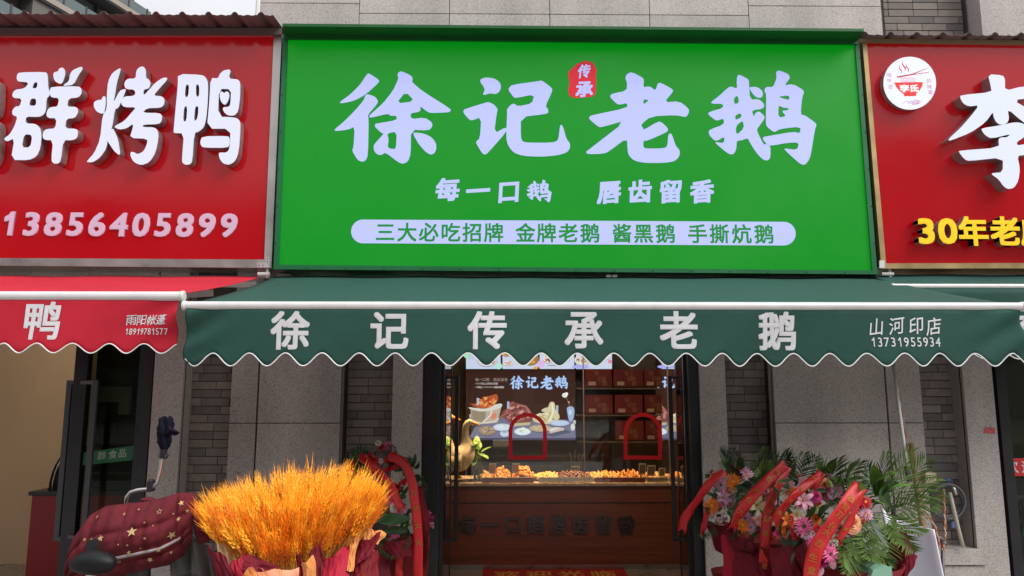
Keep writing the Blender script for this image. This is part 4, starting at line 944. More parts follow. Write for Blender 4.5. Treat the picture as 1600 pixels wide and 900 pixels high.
# trays and food
TRAY = mat('brushed_tray', (.45, .40, .36), .3, m=.8, var=.08); TRED = mat('dark_red_tray', (.12, .02, .015), .4)
FG = [mat('fried_golden', (.55, .22, .045), .5, var=.35, vs=60, bump=.5, bs=90), mat('roast_brown', (.12, .035, .015), .35, var=.4, vs=50, bump=.4, bs=80), mat('pale_shreds', (.60, .36, .12), .5, var=.3, vs=70, bump=.5, bs=90)]
def tray(x0, x1, m, label, Y0=YC + .10, dep=.36, h=.045):
    a, b = P(x0, 755, Y0).x, P(x1, 755, Y0).x
    t = thing('food_tray', ((a + b) / 2, Y0, zc), label, 'tray', 'food trays along the counter')
    k = .022; mb = MB()
    mb.box(a, b, Y0, Y0 + dep, zc + .001, zc + .004)
    mb.box(a, b, Y0, Y0 + .004, zc + .004, zc + h).box(a, b, Y0 + dep - .004, Y0 + dep, zc + .004, zc + h).box(a, a + .004, Y0 + .004, Y0 + dep - .004, zc + .004, zc + h).box(b - .004, b, Y0 + .004, Y0 + dep - .004, zc + .004, zc + h)
    obj('pan', mb, m, t); obj('rim', MB().box(a - .006, b + .006, Y0 - .006, Y0 + .006, zc + h, zc + h + .004), TRAY, t, bev=.001)
    return a, b, Y0, zc + h
def heap(cx, w_, hh, m, label, kind, seed, Y0=YC + .28, dep=.13):
    r = random.Random(seed); c = P(cx, 748, Y0); t = MB(); W = w_ / 2 / FPX * Y0
    n = int(60 + w_ * 2.2)
    for _ in range(n):
        a_ = r.uniform(0, 6.28); k = sqrt(r.random()); x = cos(a_) * k * W; y = sin(a_) * k * dep; z = hh * (1 - k * k) * r.uniform(.5, 1) + zc + .03
        R_ = Euler((r.uniform(0, 3), r.uniform(0, 3), r.uniform(0, 3))).to_matrix()
        if kind == 's': t.ball((c.x + x, Y0 + y, z), r.uniform(.02, .05), .006, .006, 5, 3, .3, rot=R_)
        else: t.ball((c.x + x, Y0 + y, z), r.uniform(.016, .034), r.uniform(.012, .02), r.uniform(.01, .016), 6, 4, .25, rot=R_)
    o = obj('food_heap', t, m, loc=(c.x, Y0, zc + .03), smooth=True); tag(o, label, 'food')
tray(753, 834, TRED, 'dark red tray of fried goose pieces beside the goose figure')
tray(842, 926, TRAY, 'steel tray of dark braised goose left of the glass joint')
tray(930, 1008, TRED, 'dark red tray of shredded pale goose meat')
tray(1012, 1044, TRAY, 'small steel tray of goose pieces behind the price cards')
tray(1048, 1110, TRAY, 'steel tray of golden pieces partly behind the right door handle')
heap(784, 26, 0.095, FG[0], 'golden fried goose pile on the left of the dark red tray', 'c', 1)
heap(818, 32, 0.105, FG[0], 'taller golden fried goose pile nearer the left arched frame', 'c', 2)
heap(856, 47, 0.037, FG[2], 'pale fried strips in the steel tray', 'c', 3)
heap(893, 73, 0.051, FG[1], 'dark brown braised goose pieces in the steel tray', 'c', 4)
heap(945, 57, 0.041, FG[2], 'pale yellow shredded goose heap right of the glass joint', 's', 5)
heap(985, 60, 0.048, FG[0], 'golden shredded goose heap before the price cards', 's', 6)
heap(1028, 39, 0.031, FG[2], 'small pale heap below the right arched frame', 's', 7)
heap(1070, 52, 0.041, FG[0], 'golden heap behind the right door handle', 's', 8)
heap(758, 16, 0.040, FG[2], 'low pale strips at the left corner of the dark red tray', 'c', 9)
for i, (x, y, w_, h) in enumerate(((769, 739, 11, 15), (805, 738, 11, 14), (1003, 741, 11, 17), (1017, 743, 13, 16), (1034, 744, 10, 13))):
    Yk = YC + (.16 if i < 2 else .14); q = pq([(x - w_ / 2, y + 1), (x + w_ / 2, y + 1), (x + w_ / 2 + 1, y - h), (x - w_ / 2 + 1, y - h)], Yk)
    t = thing('price_card', P(x, y, Yk), ['small white-edged price card on the leftmost fried pile', 'small white-edged price card on the second fried pile', 'price card standing right of the shredded heap, left of a pair', 'price card standing right of the shredded heap, right of a pair', 'plain pale card near the right end of the trays'][i], 'price card')
    obj('card', MB().prism(q, Yk, Yk + .003), mat('card_white', (.6, .55, .48), .5), t)
    q = pq([(x - w_ / 2 + 1.6, y - 1), (x + w_ / 2 - 1.2, y - 1), (x + w_ / 2 - .4, y - h + 2), (x - w_ / 2 + 2, y - h + 2)], Yk)
    obj('card_picture', MB().prism(q, Yk - .001, Yk), FG[0] if i < 2 else mat('card_brown', (.2, .12, .07), .6, var=.5, vs=200), t)
c = P(899, 748, YC + .5); t = thing('utensil_holder', c, 'dark pot of serving tongs behind the trays', 'utensil holder')
obj('pot', MB().lathe(c, [(.05, 0), (.05, .12), (.045, .12)], 14), SEAL, t)
for k in range(4): obj('utensil', MB().tube([c + Vector((-.02 + k * .014, 0, .08)), c + Vector((-.05 + k * .05, .01, .25 + .03 * (k % 2)))], .005, 6), SEAL, t)
# dark kitchen equipment on the back wall below the poster
t = thing('kitchen_cabinet', P(830, 745, 8.2), 'dark cabinet and appliances on the rear wall under the poster', 'cabinet')
obj('cabinet_body', MB().box(P(752, 745, 8.2).x, P(880, 745, 8.2).x, 8.2, 8.69, .004, P(830, 728, 8.2).z), SEAL, t, bev=.004)
obj('appliance', MB().box(P(770, 700, 8.25).x, P(800, 700, 8.25).x, 8.25, 8.5, P(830, 727, 8.25).z, P(830, 700, 8.25).z), BLACK, t, bev=.01)
obj('glass_jar', MB().box(P(770, 700, 8.3).x, P(797, 700, 8.3).x, 8.3, 8.45, P(830, 699.5, 8.3).z, P(830, 688, 8.3).z), mat('frosted_box', (.3, .33, .33), .3), t, bev=.006)
# red entrance mat with gold characters
ym = lambda py: None
def floorpt(px, py, z=.012):
    d = RM @ Vector(((px - 800) / FPX, -(py - 450) / FPX, -1)); k = (z - CAMZ) / d.z; return Vector((d.x * k, d.y * k, z))
q = [floorpt(755, 889), floorpt(975, 889)]; y1 = q[0].y; y0 = y1 - .75
cm_ = thing('door_mat', ((q[0].x + q[1].x) / 2, y0, .004), 'red welcome mat with gold characters on the floor before the counter', 'mat')
x0, x1 = q[0].x, q[1].x
mb = MB().box(x0, x1, y0, y1, .0045, .012); obj('mat_sheet', mb, mat('mat_red', (.33, .008, .012), .8, var=.1, vs=30), cm_, bev=.002)
tx = MB()
for i, ch in enumerate('欢迎光临'):
    v, f = glyph(ch, .02); s_ = .22; cx = x0 + (x1 - x0) * (.17 + .22 * i)
    tx.add([(cx + a * s_ * 1.1, y1 - .20 + c * s_, .0135 - b * .01) for a, b, c in v], f)
obj('mat_lettering', tx, mat('mat_gold', (.55, .28, .04), .6), cm_)
# warm display lamps over the counter (lit) and a ceiling panel in the left shop
lampm = mat('lamp_glow', (1, .8, .5), .4, e=(1, .62, .28), es=6)
for i, x in enumerate((-.35, .25, .85, 1.45)):
    t = thing('display_lamp', (x, YC + .28, 2.2), ['warm display lamp hanging above the goose figures', 'warm display lamp above the dark red tray', 'warm display lamp above the glass joint', 'warm display lamp above the right trays'][i], 'lamp', 'warm display lamps over the counter')
    obj('shade', MB().lathe((x, YC + .28, 2.2), [(.03, .2), (.06, .16), (.10, .02), (.10, 0), (.095, 0)][::-1], 16), BLACK, t)
    obj('bulb', MB().ball((x, YC + .28, 2.2), .035, .035, .03), lampm, t, smooth=True)
    obj('cord', MB().tube([(x, YC + .28, 2.4), (x, YC + .28, 2.9)], .004, 6), BLACK, t)
    l = bpy.data.lights.new('display_spot', 'SPOT'); l.energy = 170; l.color = (1, .58, .26); l.spot_size = radians(75); l.spot_blend = .6; l.shadow_soft_size = .05
    lo = bpy.data.objects.new('display_spot', l); COL.objects.link(lo); lo.location = (x, YC + .28, 2.14)
t = thing('ceiling_light', (-3.6, 6.3, 2.88), 'flat lit ceiling panel in the beige room of the left shop', 'ceiling light')
obj('panel', MB().box(-4.2, -3.0, 6.0, 6.6, 2.87, 2.895), mat('panel_glow', (1, 1, 1), .5, e=(1, .86, .68), es=6), t)
t = thing('ceiling_light', (.7, 7.9, 2.88), 'unseen warm fill panel added on the ceiling at the back of the goose shop', 'ceiling light')
obj('panel', MB().box(.0, 1.4, 7.6, 8.0, 2.87, 2.895), mat('warm_fill_glow', (1, 1, 1), .5, e=(1, .72, .5), es=7), t)  # unseen panel, added to raise the ambient light of the room
t = thing('ceiling_light', (.7, 5.95, 2.88), 'unseen warm fill panel added on the ceiling just inside the goose shop door', 'ceiling light')
obj('panel', MB().box(-.6, 1.9, 5.75, 6.15, 2.87, 2.895), mat('warm_fill_glow', (1, 1, 1), .5, e=(1, .72, .5), es=7), t)  # unseen panel, added to brighten the counter front and floor
# left shop display counter
Yk = 6.3
a, b = P(45, 830, Yk).x, P(262, 830, Yk).x
t = thing('display_counter', (a, Yk, 0), 'red display counter with black top and curved glass in the left shop', 'counter')
zt_ = P(60, 770, Yk).z; zb_ = .06
obj('counter_body', MB().box(a, b, Yk, Yk + .7, zb_, zt_ - .02), mat('counter_red', (.28, .010, .012), .45), t, bev=.004)
obj('counter_top', MB().box(a - .02, b, Yk - .02, Yk + .72, zt_ - .02, zt_ + .012), BLACK, t, bev=.003)
obj('plinth', MB().box(a + .03, b, Yk + .03, Yk + .68, 0.003, zb_), SEAL, t)
x0 = P(70, 760, Yk).x
ar = [(x0 + .18 * (1 - cos(k / 8 * pi / 2)), Yk + .1, zt_ + .012 + .32 * sin(k / 8 * pi / 2)) for k in range(9)]
obj('curved_glass', MB().grid(lambda u, v: Vector((x0 + .22 * (1 - cos(u * pi / 2)), Yk + .05 + .6 * v, zt_ + .012 + .36 * sin(u * pi / 2))), 8, 2).grid(lambda u, v: Vector((x0 + .22 + u * (b - x0 - .23), Yk + .05 + .6 * v, zt_ + .372)), 2, 2), glassmat('curved_glass', (.8, .86, .8)), t, smooth=True)
obj('glass_rim', MB().tube([Vector(p) for p in ar], .006, 6), STEEL, t)
t = thing('kitchen_hatch', P(170, 640, 8.95), 'pale serving hatch on the greenish rear wall of the left shop', 'hatch')
h0, h1 = P(138, 648, 8.95), P(204, 604, 8.95)
obj('hatch_panel', MB().box(h0.x, h1.x, 8.93, 8.99, h0.z, h1.z), mat('pale_panel', (.45, .46, .40), .5, var=.1, vs=2), t)
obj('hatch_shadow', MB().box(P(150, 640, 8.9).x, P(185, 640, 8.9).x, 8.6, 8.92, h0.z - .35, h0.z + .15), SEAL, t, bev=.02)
# items behind the right shop glass
t = thing('hanging_mop', P(1594, 780, 5.5), 'grey cotton mop hanging behind the right-hand glass door', 'mop')
m_ = MB()
for k in range(14): x_ = P(1588 + k, 777, 5.5).x; m_.tube([(x_, 5.5, P(1590, 777, 5.5).z), (x_ + .004 * sin(k), 5.5 + .02 * cos(k), P(1590, 800, 5.5).z), (x_ + .008 * sin(k * 2), 5.5, P(1590, 812 + 5 * sin(k), 5.5).z)], .007, 5)
obj('mop_head', m_, mat('mop_cotton', (.36, .33, .28), .9), t, kind='stuff')
obj('mop_clamp', MB().tube([P(1586, 778, 5.5), P(1606, 778, 5.5)], .02, 8), mat('mop_clamp', (.45, .4, .3), .6), t)
obj('scoop', MB().prism(pq([(1594, 836), (1606, 836), (1604, 822), (1596, 820)], 5.5), 5.48, 5.52), mat('mint_plastic', (.25, .5, .4), .4), t)
# ------------------------------------------------------------------ apartment tower behind, top left
d = Vector((sin(radians(17)), cos(radians(17)), 0)); nrm = Vector((d.y, -d.x, 0)); UPZ = Vector((0, 0, 1))
B0 = Vector((-31.0, 60, 0)); 
tw = thing('apartment_tower', B0 - d * 25, 'tall grey apartment tower with slanting balcony lines behind the left shop', 'building')
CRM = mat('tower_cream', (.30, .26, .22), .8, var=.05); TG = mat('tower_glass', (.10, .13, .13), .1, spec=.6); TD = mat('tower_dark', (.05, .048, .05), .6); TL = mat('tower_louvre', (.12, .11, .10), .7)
def tb(name, s0, s1, z0, z1, o0, o1, m, par=tw):
    v = []
    for z in (z0, z1):
        for s, o in ((s0, o0), (s1, o0), (s1, o1), (s0, o1)): v.append(B0 - d * s + nrm * o + UPZ * z)
    return obj(name, MB().add(v, [(0, 1, 2, 3), (7, 6, 5, 4), (0, 4, 5, 1), (1, 5, 6, 2), (2, 6, 7, 3), (3, 7, 4, 0)]), m, par)
tb('tower_wall', 0, 46, 0, 66, -14, -1.2, TL)
for k in range(5, 18):
    z = 3.0 * k
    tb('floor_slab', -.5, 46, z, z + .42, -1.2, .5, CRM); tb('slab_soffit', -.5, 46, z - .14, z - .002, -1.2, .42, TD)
    tb('balustrade', -.4, 46, z + .421, z + 1.35, .30, .34, TG)
    for s in range(0, 46, 2): tb('railing_post', s, s + .12, z + .42, z + 1.42, .345, .40, TD)
    for s in range(0, 46, 4):
        if s % 12 == 8: 
            tb('louvre_panel', s, s + 2.4, z + .43, z + 2.85, -1.19, .2, TL)
        else: tb('window', s + .3, s + 3.7, z + .5, z + 2.7, -1.195, -1.1, TG)
        tb('mullion', s + 3.75, s + 3.95, z + .43, z + 2.84, -1.19, -.9, TD)

# ------------------------------------------------------------------ buildings and trees across the street (they show only as reflections)
ob = thing('street_building', (0, -34, 0), 'grey four storey block across the street, seen only in reflections', 'building')
obj('wall', MB().box(-60, 14, -46, -34, 0, 13.5), mat('render_grey', (.20, .19, .18), .85, var=.1, vs=1), ob)
wn = MB()
for x in range(-58, 12, 4):
    for z in (1, 4.4, 7.6, 10.6): wn.box(x, x + 2.6, -34, -33.96, z, z + 1.9)
obj('windows', wn, mat('window_dark', (.04, .05, .06), .2), ob, kind='stuff')
ob = thing('street_building', (40, -40, 0), 'lower pale block across the street, seen only in reflections', 'building')
obj('wall', MB().box(14.1, 70, -50, -38, 0, 19), mat('render_pale', (.26, .25, .24), .85, var=.1, vs=1), ob)

# ------------------------------------------------------------------ plant and flower meshes
rn = random.Random(11)
def basis(dr, nrm_=Vector((0, -1, 0)), roll=0):
    Zv = Vector(dr).normalized(); Yv = -Vector(nrm_); Yv = (Yv - Zv * Yv.dot(Zv)).normalized(); Xv = Yv.cross(Zv)
    M = Matrix((Xv, Yv, Zv)).transposed(); return M @ Matrix.Rotation(roll, 3, 'Z')
def gerbera(cp, cc, n=17, ruf=.12, seed=0):
    r = random.Random(seed); mb = MB()
    for ring, (R0, R1, zz, nn) in enumerate(((.12, 1.0, .05, n), (.12, .82, .16, n - 2), (.1, .45, .22, n - 3))):
        for k in range(nn):
            a = 2 * pi * (k + .5 * ring) / nn + r.uniform(-.06, .06); L_ = R1 * r.uniform(.9, 1.05); w_ = .17 * (1 if ring < 2 else .7); zt = zz + r.uniform(-.05, .12)
            ca, sa = cos(a), sin(a)
            def q(rr, s, z): return (ca * rr - sa * s, sa * rr + ca * s, z)
            mb.add([q(R0, -.03, .1), q(L_ * .55, -w_ / 2, zt + .02), q(L_ * .9, -w_ * .35, zt), q(L_, 0, zt - .03), q(L_ * .9, w_ * .35, zt), q(L_ * .55, w_ / 2, zt + .02), q(R0, .03, .1), q(L_ * .55, 0, zt - .03)], [(0, 1, 7), (1, 2, 7), (2, 3, 7), (3, 4, 7), (4, 5, 7), (5, 6, 7), (0, 7, 6)], 0)
    mb.ball((0, 0, .16), .2, .2, .1, 9, 4, .1, col=1)
    return mb.mesh('gerbera', [cp, cc])
def rose(cp, seed=0):
    r = random.Random(seed); mb = MB()
    for ring in range(5):
        R_ = .16 + ring * .19; nn = 3 + ring
        for k in range(nn):
            a0 = 2 * pi * k / nn + ring * .8; sp = 2 * pi / nn * .72
            def fn(u, v): 
                a = a0 + (u - .5) * 2 * sp * .75; rr = R_ * (.55 + .45 * v) + .06 * ring * v * v; return Vector((cos(a) * rr, sin(a) * rr, .55 - .07 * ring - .45 * (1 - v) - .10 * v * v * ring + .03 * sin(7 * u + k)))
            mb.grid(fn, 5, 3, col=0)
    return mb.mesh('rose', [cp])
def carnation(cp, seed=0):
    r = random.Random(seed); mb = MB()
    for k in range(70):
        t_ = r.uniform(0, 1.35); a = r.uniform(0, 6.28); dv = Vector((sin(t_) * cos(a), sin(t_) * sin(a), cos(t_) * .8)); R_ = r.uniform(.65, 1); s = r.uniform(.13, .24)
        u = dv.cross(Vector((0, 0, 1)) if abs(dv.z) < .9 else Vector((1, 0, 0))).normalized(); w_ = dv.cross(u)
        a2 = r.uniform(0, 3.1); u, w_ = u * cos(a2) + w_ * sin(a2), w_ * cos(a2) - u * sin(a2)
        b = dv * R_ * .35; tp = dv * R_
        mb.add([b, tp + u * s, tp + w_ * s * .5 + dv * .06, tp - u * s], [(0, 1, 2), (0, 2, 3)], 0)
    return mb.mesh('carnation', [cp])
def lily(cp, cc, seed=0):
    r = random.Random(seed); mb = MB()
    for k in range(6):
        a = 2 * pi * k / 6 + r.uniform(-.1, .1); ca, sa = cos(a), sin(a)
        def fn(u, v):
            rr = .08 + .95 * v; w_ = .42 * sin(pi * min(1, v * .9 + .08)) * (1 - .15 * (k % 2)); s = (u - .5) * w_; z = .55 * sin(v * 2.2) - .25 * v * v + .5 * (u - .5) ** 2 * w_
            return Vector((ca * rr - sa * s, sa * rr + ca * s, z))
        mb.grid(fn, 4, 7, col=0)
    for k in range(5): a = 1.2 * k; mb.tube([(0, 0, .1), (.18 * cos(a), .18 * sin(a), .7)], .015, 4, col=1); mb.ball((.18 * cos(a), .18 * sin(a), .72), .05, .03, .03, 5, 3, col=1)
    return mb.mesh('lily', [cp, cc])
def pm(name, c, **k): return mat(name, c, .55, var=.18, vs=60, sss=.0, **k)
CY = pm('stamen_yellow', (.65, .42, .05)); CDK = pm('disc_dark', (.10, .04, .03))
PETAL = dict(pink=pm('petal_pink', (.80, .16, .36)), pale=pm('petal_pale_pink', (.80, .42, .55)), orange=pm('petal_orange', (.85, .22, .02)), red=pm('petal_red', (.60, .012, .02)), mag=pm('petal_magenta', (.62, .03, .22)), peach=pm('petal_peach', (.85, .38, .20)), cream=pm('petal_cream', (.80, .76, .46)), white=pm('petal_white', (.72, .66, .62)), lilac=pm('petal_lilac', (.62, .36, .52)))
FC = {}
def flower_mesh(kind, col):
    k = (kind, col)
    if k not in FC:
        s = len(FC)
        FC[k] = {'g': lambda: gerbera(PETAL[col], CY if col in ('orange', 'red', 'pale') else CDK, seed=s), 'r': lambda: rose(PETAL[col], s), 'c': lambda: carnation(PETAL[col], s), 'l': lambda: lily(PETAL[col], CY, s)}[kind]()
    return FC[k]
KN = {'g': 'gerbera', 'r': 'rose', 'c': 'carnation', 'l': 'lily'}
CN = dict(pink='bright pink', pale='pale pink', orange='orange', red='red', mag='magenta', peach='peach', cream='cream', white='white', lilac='lilac')
def flower(par, kind, col, px, py, r, Y):
    c = P(px, py, Y); n = Vector((rn.uniform(-.35, .35), -1, rn.uniform(-.05, .55)))
    o = place(KN[kind], flower_mesh(kind, col), par, c, rot=frame(n, rn.uniform(0, 6)), scale=r / FPX * Y * 1.08)
    o['label'] = CN[col] + ' ' + KN[kind]; return o
def frondmesh(n=20, L=1.0, ll=.36, droop=.5, wd=.022, seed=0):
    r = random.Random(seed); mb = MB(); pts = []
    for i in range(n + 1):
        u = i / n; pts.append(Vector((0, -droop * L * .45 * u * u, L * u * (1 - .18 * droop * u))))
    mb.tube(pts, [.009 * (1 - .8 * i / n) for i in range(n + 1)], 4, cap=False)
    for i in range(3, n + 1):
        u = i / n; l = ll * (sin(pi * (u * .8 + .12)) ** .7) * r.uniform(.85, 1.1)
        for s in (-1, 1):
            a = radians(62 - 38 * u) + r.uniform(-.1, .1); b = pts[i]; dd = Vector((s * sin(a), -.15 - .25 * droop, cos(a)))
            m1 = b + dd * l * .45; m2 = b + dd * l + Vector((0, -.10 * l, -.22 * l * droop)); wv = Vector((-dd.z * s, 0, dd.x * s)).normalized() * wd * s
            mb.add([b, m1 + wv, m2, m1 - wv], [(0, 1, 2), (0, 2, 3)])
    return mb
FRG = mat('palm_green', (.12, .20, .045), .6, spec=.3, var=.3, vs=20, rnd=.3); FRD = mat('palm_dark_green', (.018, .05, .02), .5, var=.3, vs=20, rnd=.3)
FM = [frondmesh(16, 1, .46, .35, .012, 1).mesh('frond', FRG), frondmesh(18, 1, .42, .6, .011, 2).mesh('frond', FRG), frondmesh(15, 1, .44, .4, .016, 3).mesh('frond', FRD)]
def frond(par, b, t, Y0, Y1, k=0, ns=None):
    a, c = P(*b, Y0), P(*t, Y1); dv = c - a
    n = ns or Vector((rn.uniform(-.5, .5), -1, rn.uniform(-.2, .5)))
    return place('palm_frond', FM[k], par, a, rot=basis(dv, n), scale=dv.length * 1.08)
LFm = [leafmesh(1, .34, b, 8, .35).mesh('leaf', m) for b in (.3, .8) for m in (LF1, LF2)]
LFm += [leafmesh(1, .22, .6, 8, .35).mesh('leaf', mat('leaf_mid_green', (.06, .15, .035), .42, var=.25, vs=30, rnd=.3))]
def leaf1(par, b, t, Y0, Y1, k=0):
    a, c = P(*b, Y0), P(*t, Y1); dv = c - a
    return place('leaf', LFm[k], par, a, rot=basis(dv, Vector((rn.uniform(-.7, .7), -1, rn.uniform(-.5, .8)))), scale=dv.length)
RIB = mat('red_satin_ribbon', (.50, .008, .010), .5, var=.06, vs=10); RIBD = mat('dark_red_satin', (.14, .006, .010), .65, spec=.2, var=.1, vs=8)
GOLDT = mat('gold_foil_print', (.80, .38, .08), .4, m=.3)
def ribbon(par, path, wpx, text='', m=RIB, tail=True, em=None, twist=.5, start=.12):
    """satin strip along a path of (px,py,Y)"""
    pts = [P(a, b, c) for a, b, c in path]; N = 26; S_ = []
    for i in range(N + 1):      # catmull-rom
        t = i / N * (len(pts) - 1); k = min(int(t), len(pts) - 2); f_ = t - k
        p0, p1, p2, p3 = pts[max(k - 1, 0)], pts[k], pts[k + 1], pts[min(k + 2, len(pts) - 1)]
        S_.append(.5 * ((2 * p1) + (p2 - p0) * f_ + (2 * p0 - 5 * p1 + 4 * p2 - p3) * f_ ** 2 + (3 * p1 - p0 - 3 * p2 + p3) * f_ ** 3))
    Wm = wpx * .86 / FPX * path[0][2]; ph = rn.uniform(0, 6); v = []; fr = []
    for i, p in enumerate(S_):
        dd = (S_[min(i + 1, N)] - S_[max(i - 1, 0)]).normalized(); tw_ = twist * 1.3 * sin(i * .3 + ph)
        nn = Vector((sin(tw_), -cos(tw_), .15)); nn = (nn - dd * nn.dot(dd)).normalized(); u = nn.cross(dd)
        fr.append((p, dd, u, nn))
        for j in range(5):
            s = (j / 4 - .5); q = p + u * Wm * s + nn * (.0012 * cos(s * 6.3) + .0028 * sin(i * 1.3 + j * 1.7 + ph) + .002 * sin(i * 3.1 - j))
            if tail and i == N: q += dd * Wm * .55 * abs(s * 2)
            v.append(q)
    f = [(i * 5 + j, i * 5 + j + 1, i * 5 + j + 6, i * 5 + j + 5) for i in range(N) for j in range(4)]
    o = obj('ribbon', MB().add(v, f), m, par, smooth=True, sol=.0006)
    if text:
        e_ = (em or wpx * .5) / FPX * path[0][2]
        for k, ch in enumerate(text):
            if ch == ' ': continue
            i = int((start + (.95 - start) * k / max(1, len(text))) * N) + 1; p, dd, u, nn = fr[min(i, N - 1)]
            gv, gf = glyph(ch, .012); s = 1 if dd.z < 0 else -1
            uu = u if u.x > 0 else -u
            obj('gold_character', MB().add([p + uu * a * e_ - dd * s * c * e_ + nn * .006 for a, b, c in gv], gf), GOLDT, o)
    return o
PAPM = mat('burgundy_wrap', (.13, .006, .014), .7, spec=.2, var=.12, vs=10); PAPB = mat('crimson_wrap', (.36, .010, .030), .65, spec=.25, var=.1, vs=10); PAPT = mat('tan_wrap', (.66, .26, .07), .55, var=.08, vs=12); PAPC = mat('cream_wrap', (.80, .56, .28), .55, var=.06)
def paper(par, c4, m, bulge=.03, curl=.03, name='wrapping_sheet'):
    """c4: four (px,py,Y) corners TL,TR,BR,BL; a bent, crumpled sheet"""
    q = [P(*c) for c in c4]; ph = rn.uniform(0, 6)
    tw = lambda x: abs((x % 1) * 2 - 1)
    def fn(u, v):
        p = (q[0] * (1 - u) + q[1] * u) * (1 - v) + (q[3] * (1 - u) + q[2] * u) * v
        return p + Vector((.003 * sin(9 * v + ph), -bulge * sin(pi * u) * (1 - .4 * v) - .009 * tw(2.3 * u + .9 * v + ph) - .006 * tw(4.1 * u - 1.7 * v + ph) + curl * (1 - v) ** 3, .012 * (1 - v) * tw(1.6 * u + ph)))
    return obj(name, MB().grid(fn, 14, 8), m, par, smooth=False, sol=.0008)

# ------------------------------------------------------------------ orange wheat bouquet
WY = 3.2
Fc = P(450, 1000, WY + .05)
wb = thing('wheat_bouquet', (Fc.x, WY, 0), 'big fan of bright orange dyed wheat ears wrapped in burgundy and tan paper', 'bouquet')
WO = [mat('wheat_orange', (.92, .33, .008), .55, var=.22, vs=40, rnd=.22, sss=.0), mat('wheat_amber', (.98, .47, .022), .55, var=.2, vs=40, rnd=.2), mat('wheat_deep_orange', (.78, .20, .004), .55, var=.2, vs=40, rnd=.2)]
def earmesh(seed, m):
    r = random.Random(seed); mb = MB(); n = 9
    for i in range(n):
        z = i / n * .10; s = .0105 * (1 - .45 * i / n)
        for sd in (-1, 1):
            a = r.uniform(-.5, .5) + (i % 2) * pi / 2; c = Vector((cos(a) * sd * s * .8, sin(a) * sd * s * .8, z))
            tip = c + Vector((cos(a) * sd * s * .35, sin(a) * sd * s * .35, .021)); w_ = s * .6
            mb.add([c + Vector((w_, 0, 0)), c + Vector((0, w_, .004)), c + Vector((-w_, 0, 0)), c + Vector((0, -w_, .004)), tip], [(0, 1, 4), (1, 2, 4), (2, 3, 4), (3, 0, 4)])
            L_ = r.uniform(.02, .055); tt = tip + Vector((cos(a) * sd * L_ * .14 + r.uniform(-.008, .008), sin(a) * sd * L_ * .14 + r.uniform(-.008, .008), L_))
            e_ = Vector((-sin(a), cos(a), 0)) * .0011
            mb.add([tip + e_, tip - e_, tt], [(0, 1, 2)])
            mb.add([tip + Vector((e_.y, -e_.x, 0)), tip - Vector((e_.y, -e_.x, 0)), tt], [(0, 1, 2)])
    return mb.mesh('wheat_ear', m)
EM = [earmesh(i, WO[i % 3]) for i in range(9)]
top = [(300, 806), (312, 785), (335, 768), (380, 756), (440, 744), (480, 740), (520, 737), (560, 742), (585, 752), (604, 772), (606, 800)]
def topy(x):
    for (a, b), (c, e) in zip(top, top[1:]):
        if a <= x <= c: return b + (e - b) * (x - a) / (c - a)
    return 800
def boty(x): return 866 - 58 * abs((x - 440) / 160) ** 1.7
stalk = MB(); extra = MB(); ne = 0
cand = []
while len(cand) < 620:
    x = rn.uniform(334, 576); xm_ = 302 + (x - 334) / 242 * 302; y0_, y1_ = topy(xm_), boty(xm_); v = rn.random() ** .8; y = y0_ + 14 + (y1_ - y0_ - 10) * v + rn.uniform(-4, 6)
    cand.append((x, y, v))
cand.sort(key=lambda q: -q[2])
for (x, y, v) in cand:
    Y = WY + .28 - .42 * v + rn.uniform(-.06, .06)
    p = P(x, y + 10, Y); base = Fc + Vector((rn.uniform(-.06, .06), rn.uniform(-.08, .08), 0)); dv = (p - base).normalized()
    dv = (dv + Vector((rn.uniform(-.10, .10), rn.uniform(-.15, .15), rn.uniform(-.1, .1)))).normalized()
    k = rn.randrange(9); M = basis(dv, Vector((rn.uniform(-1, 1), -1, 0))); s = rn.uniform(.85, 1.2)
    if ne < 298: place('wheat_ear', EM[k], wb, p, rot=M, scale=s)
    else:
        me = EM[k]; extra.add([p + M @ (vv.co * s) for vv in me.vertices], [tuple(f.vertices) for f in me.polygons])
    ne += 1
    mid = (base + p) / 2 + Vector((rn.uniform(-.01, .01), 0, rn.uniform(-.01, .02)))
    stalk.tube([base, mid, p], .0022, 4, cap=False)
obj('wheat_ears', extra, WO[1], wb, kind='stuff'); obj('wheat_stalks', stalk, mat('wheat_stalk', (.78, .36, .06), .5, rnd=.1, var=.3, vs=50), wb, kind='stuff')
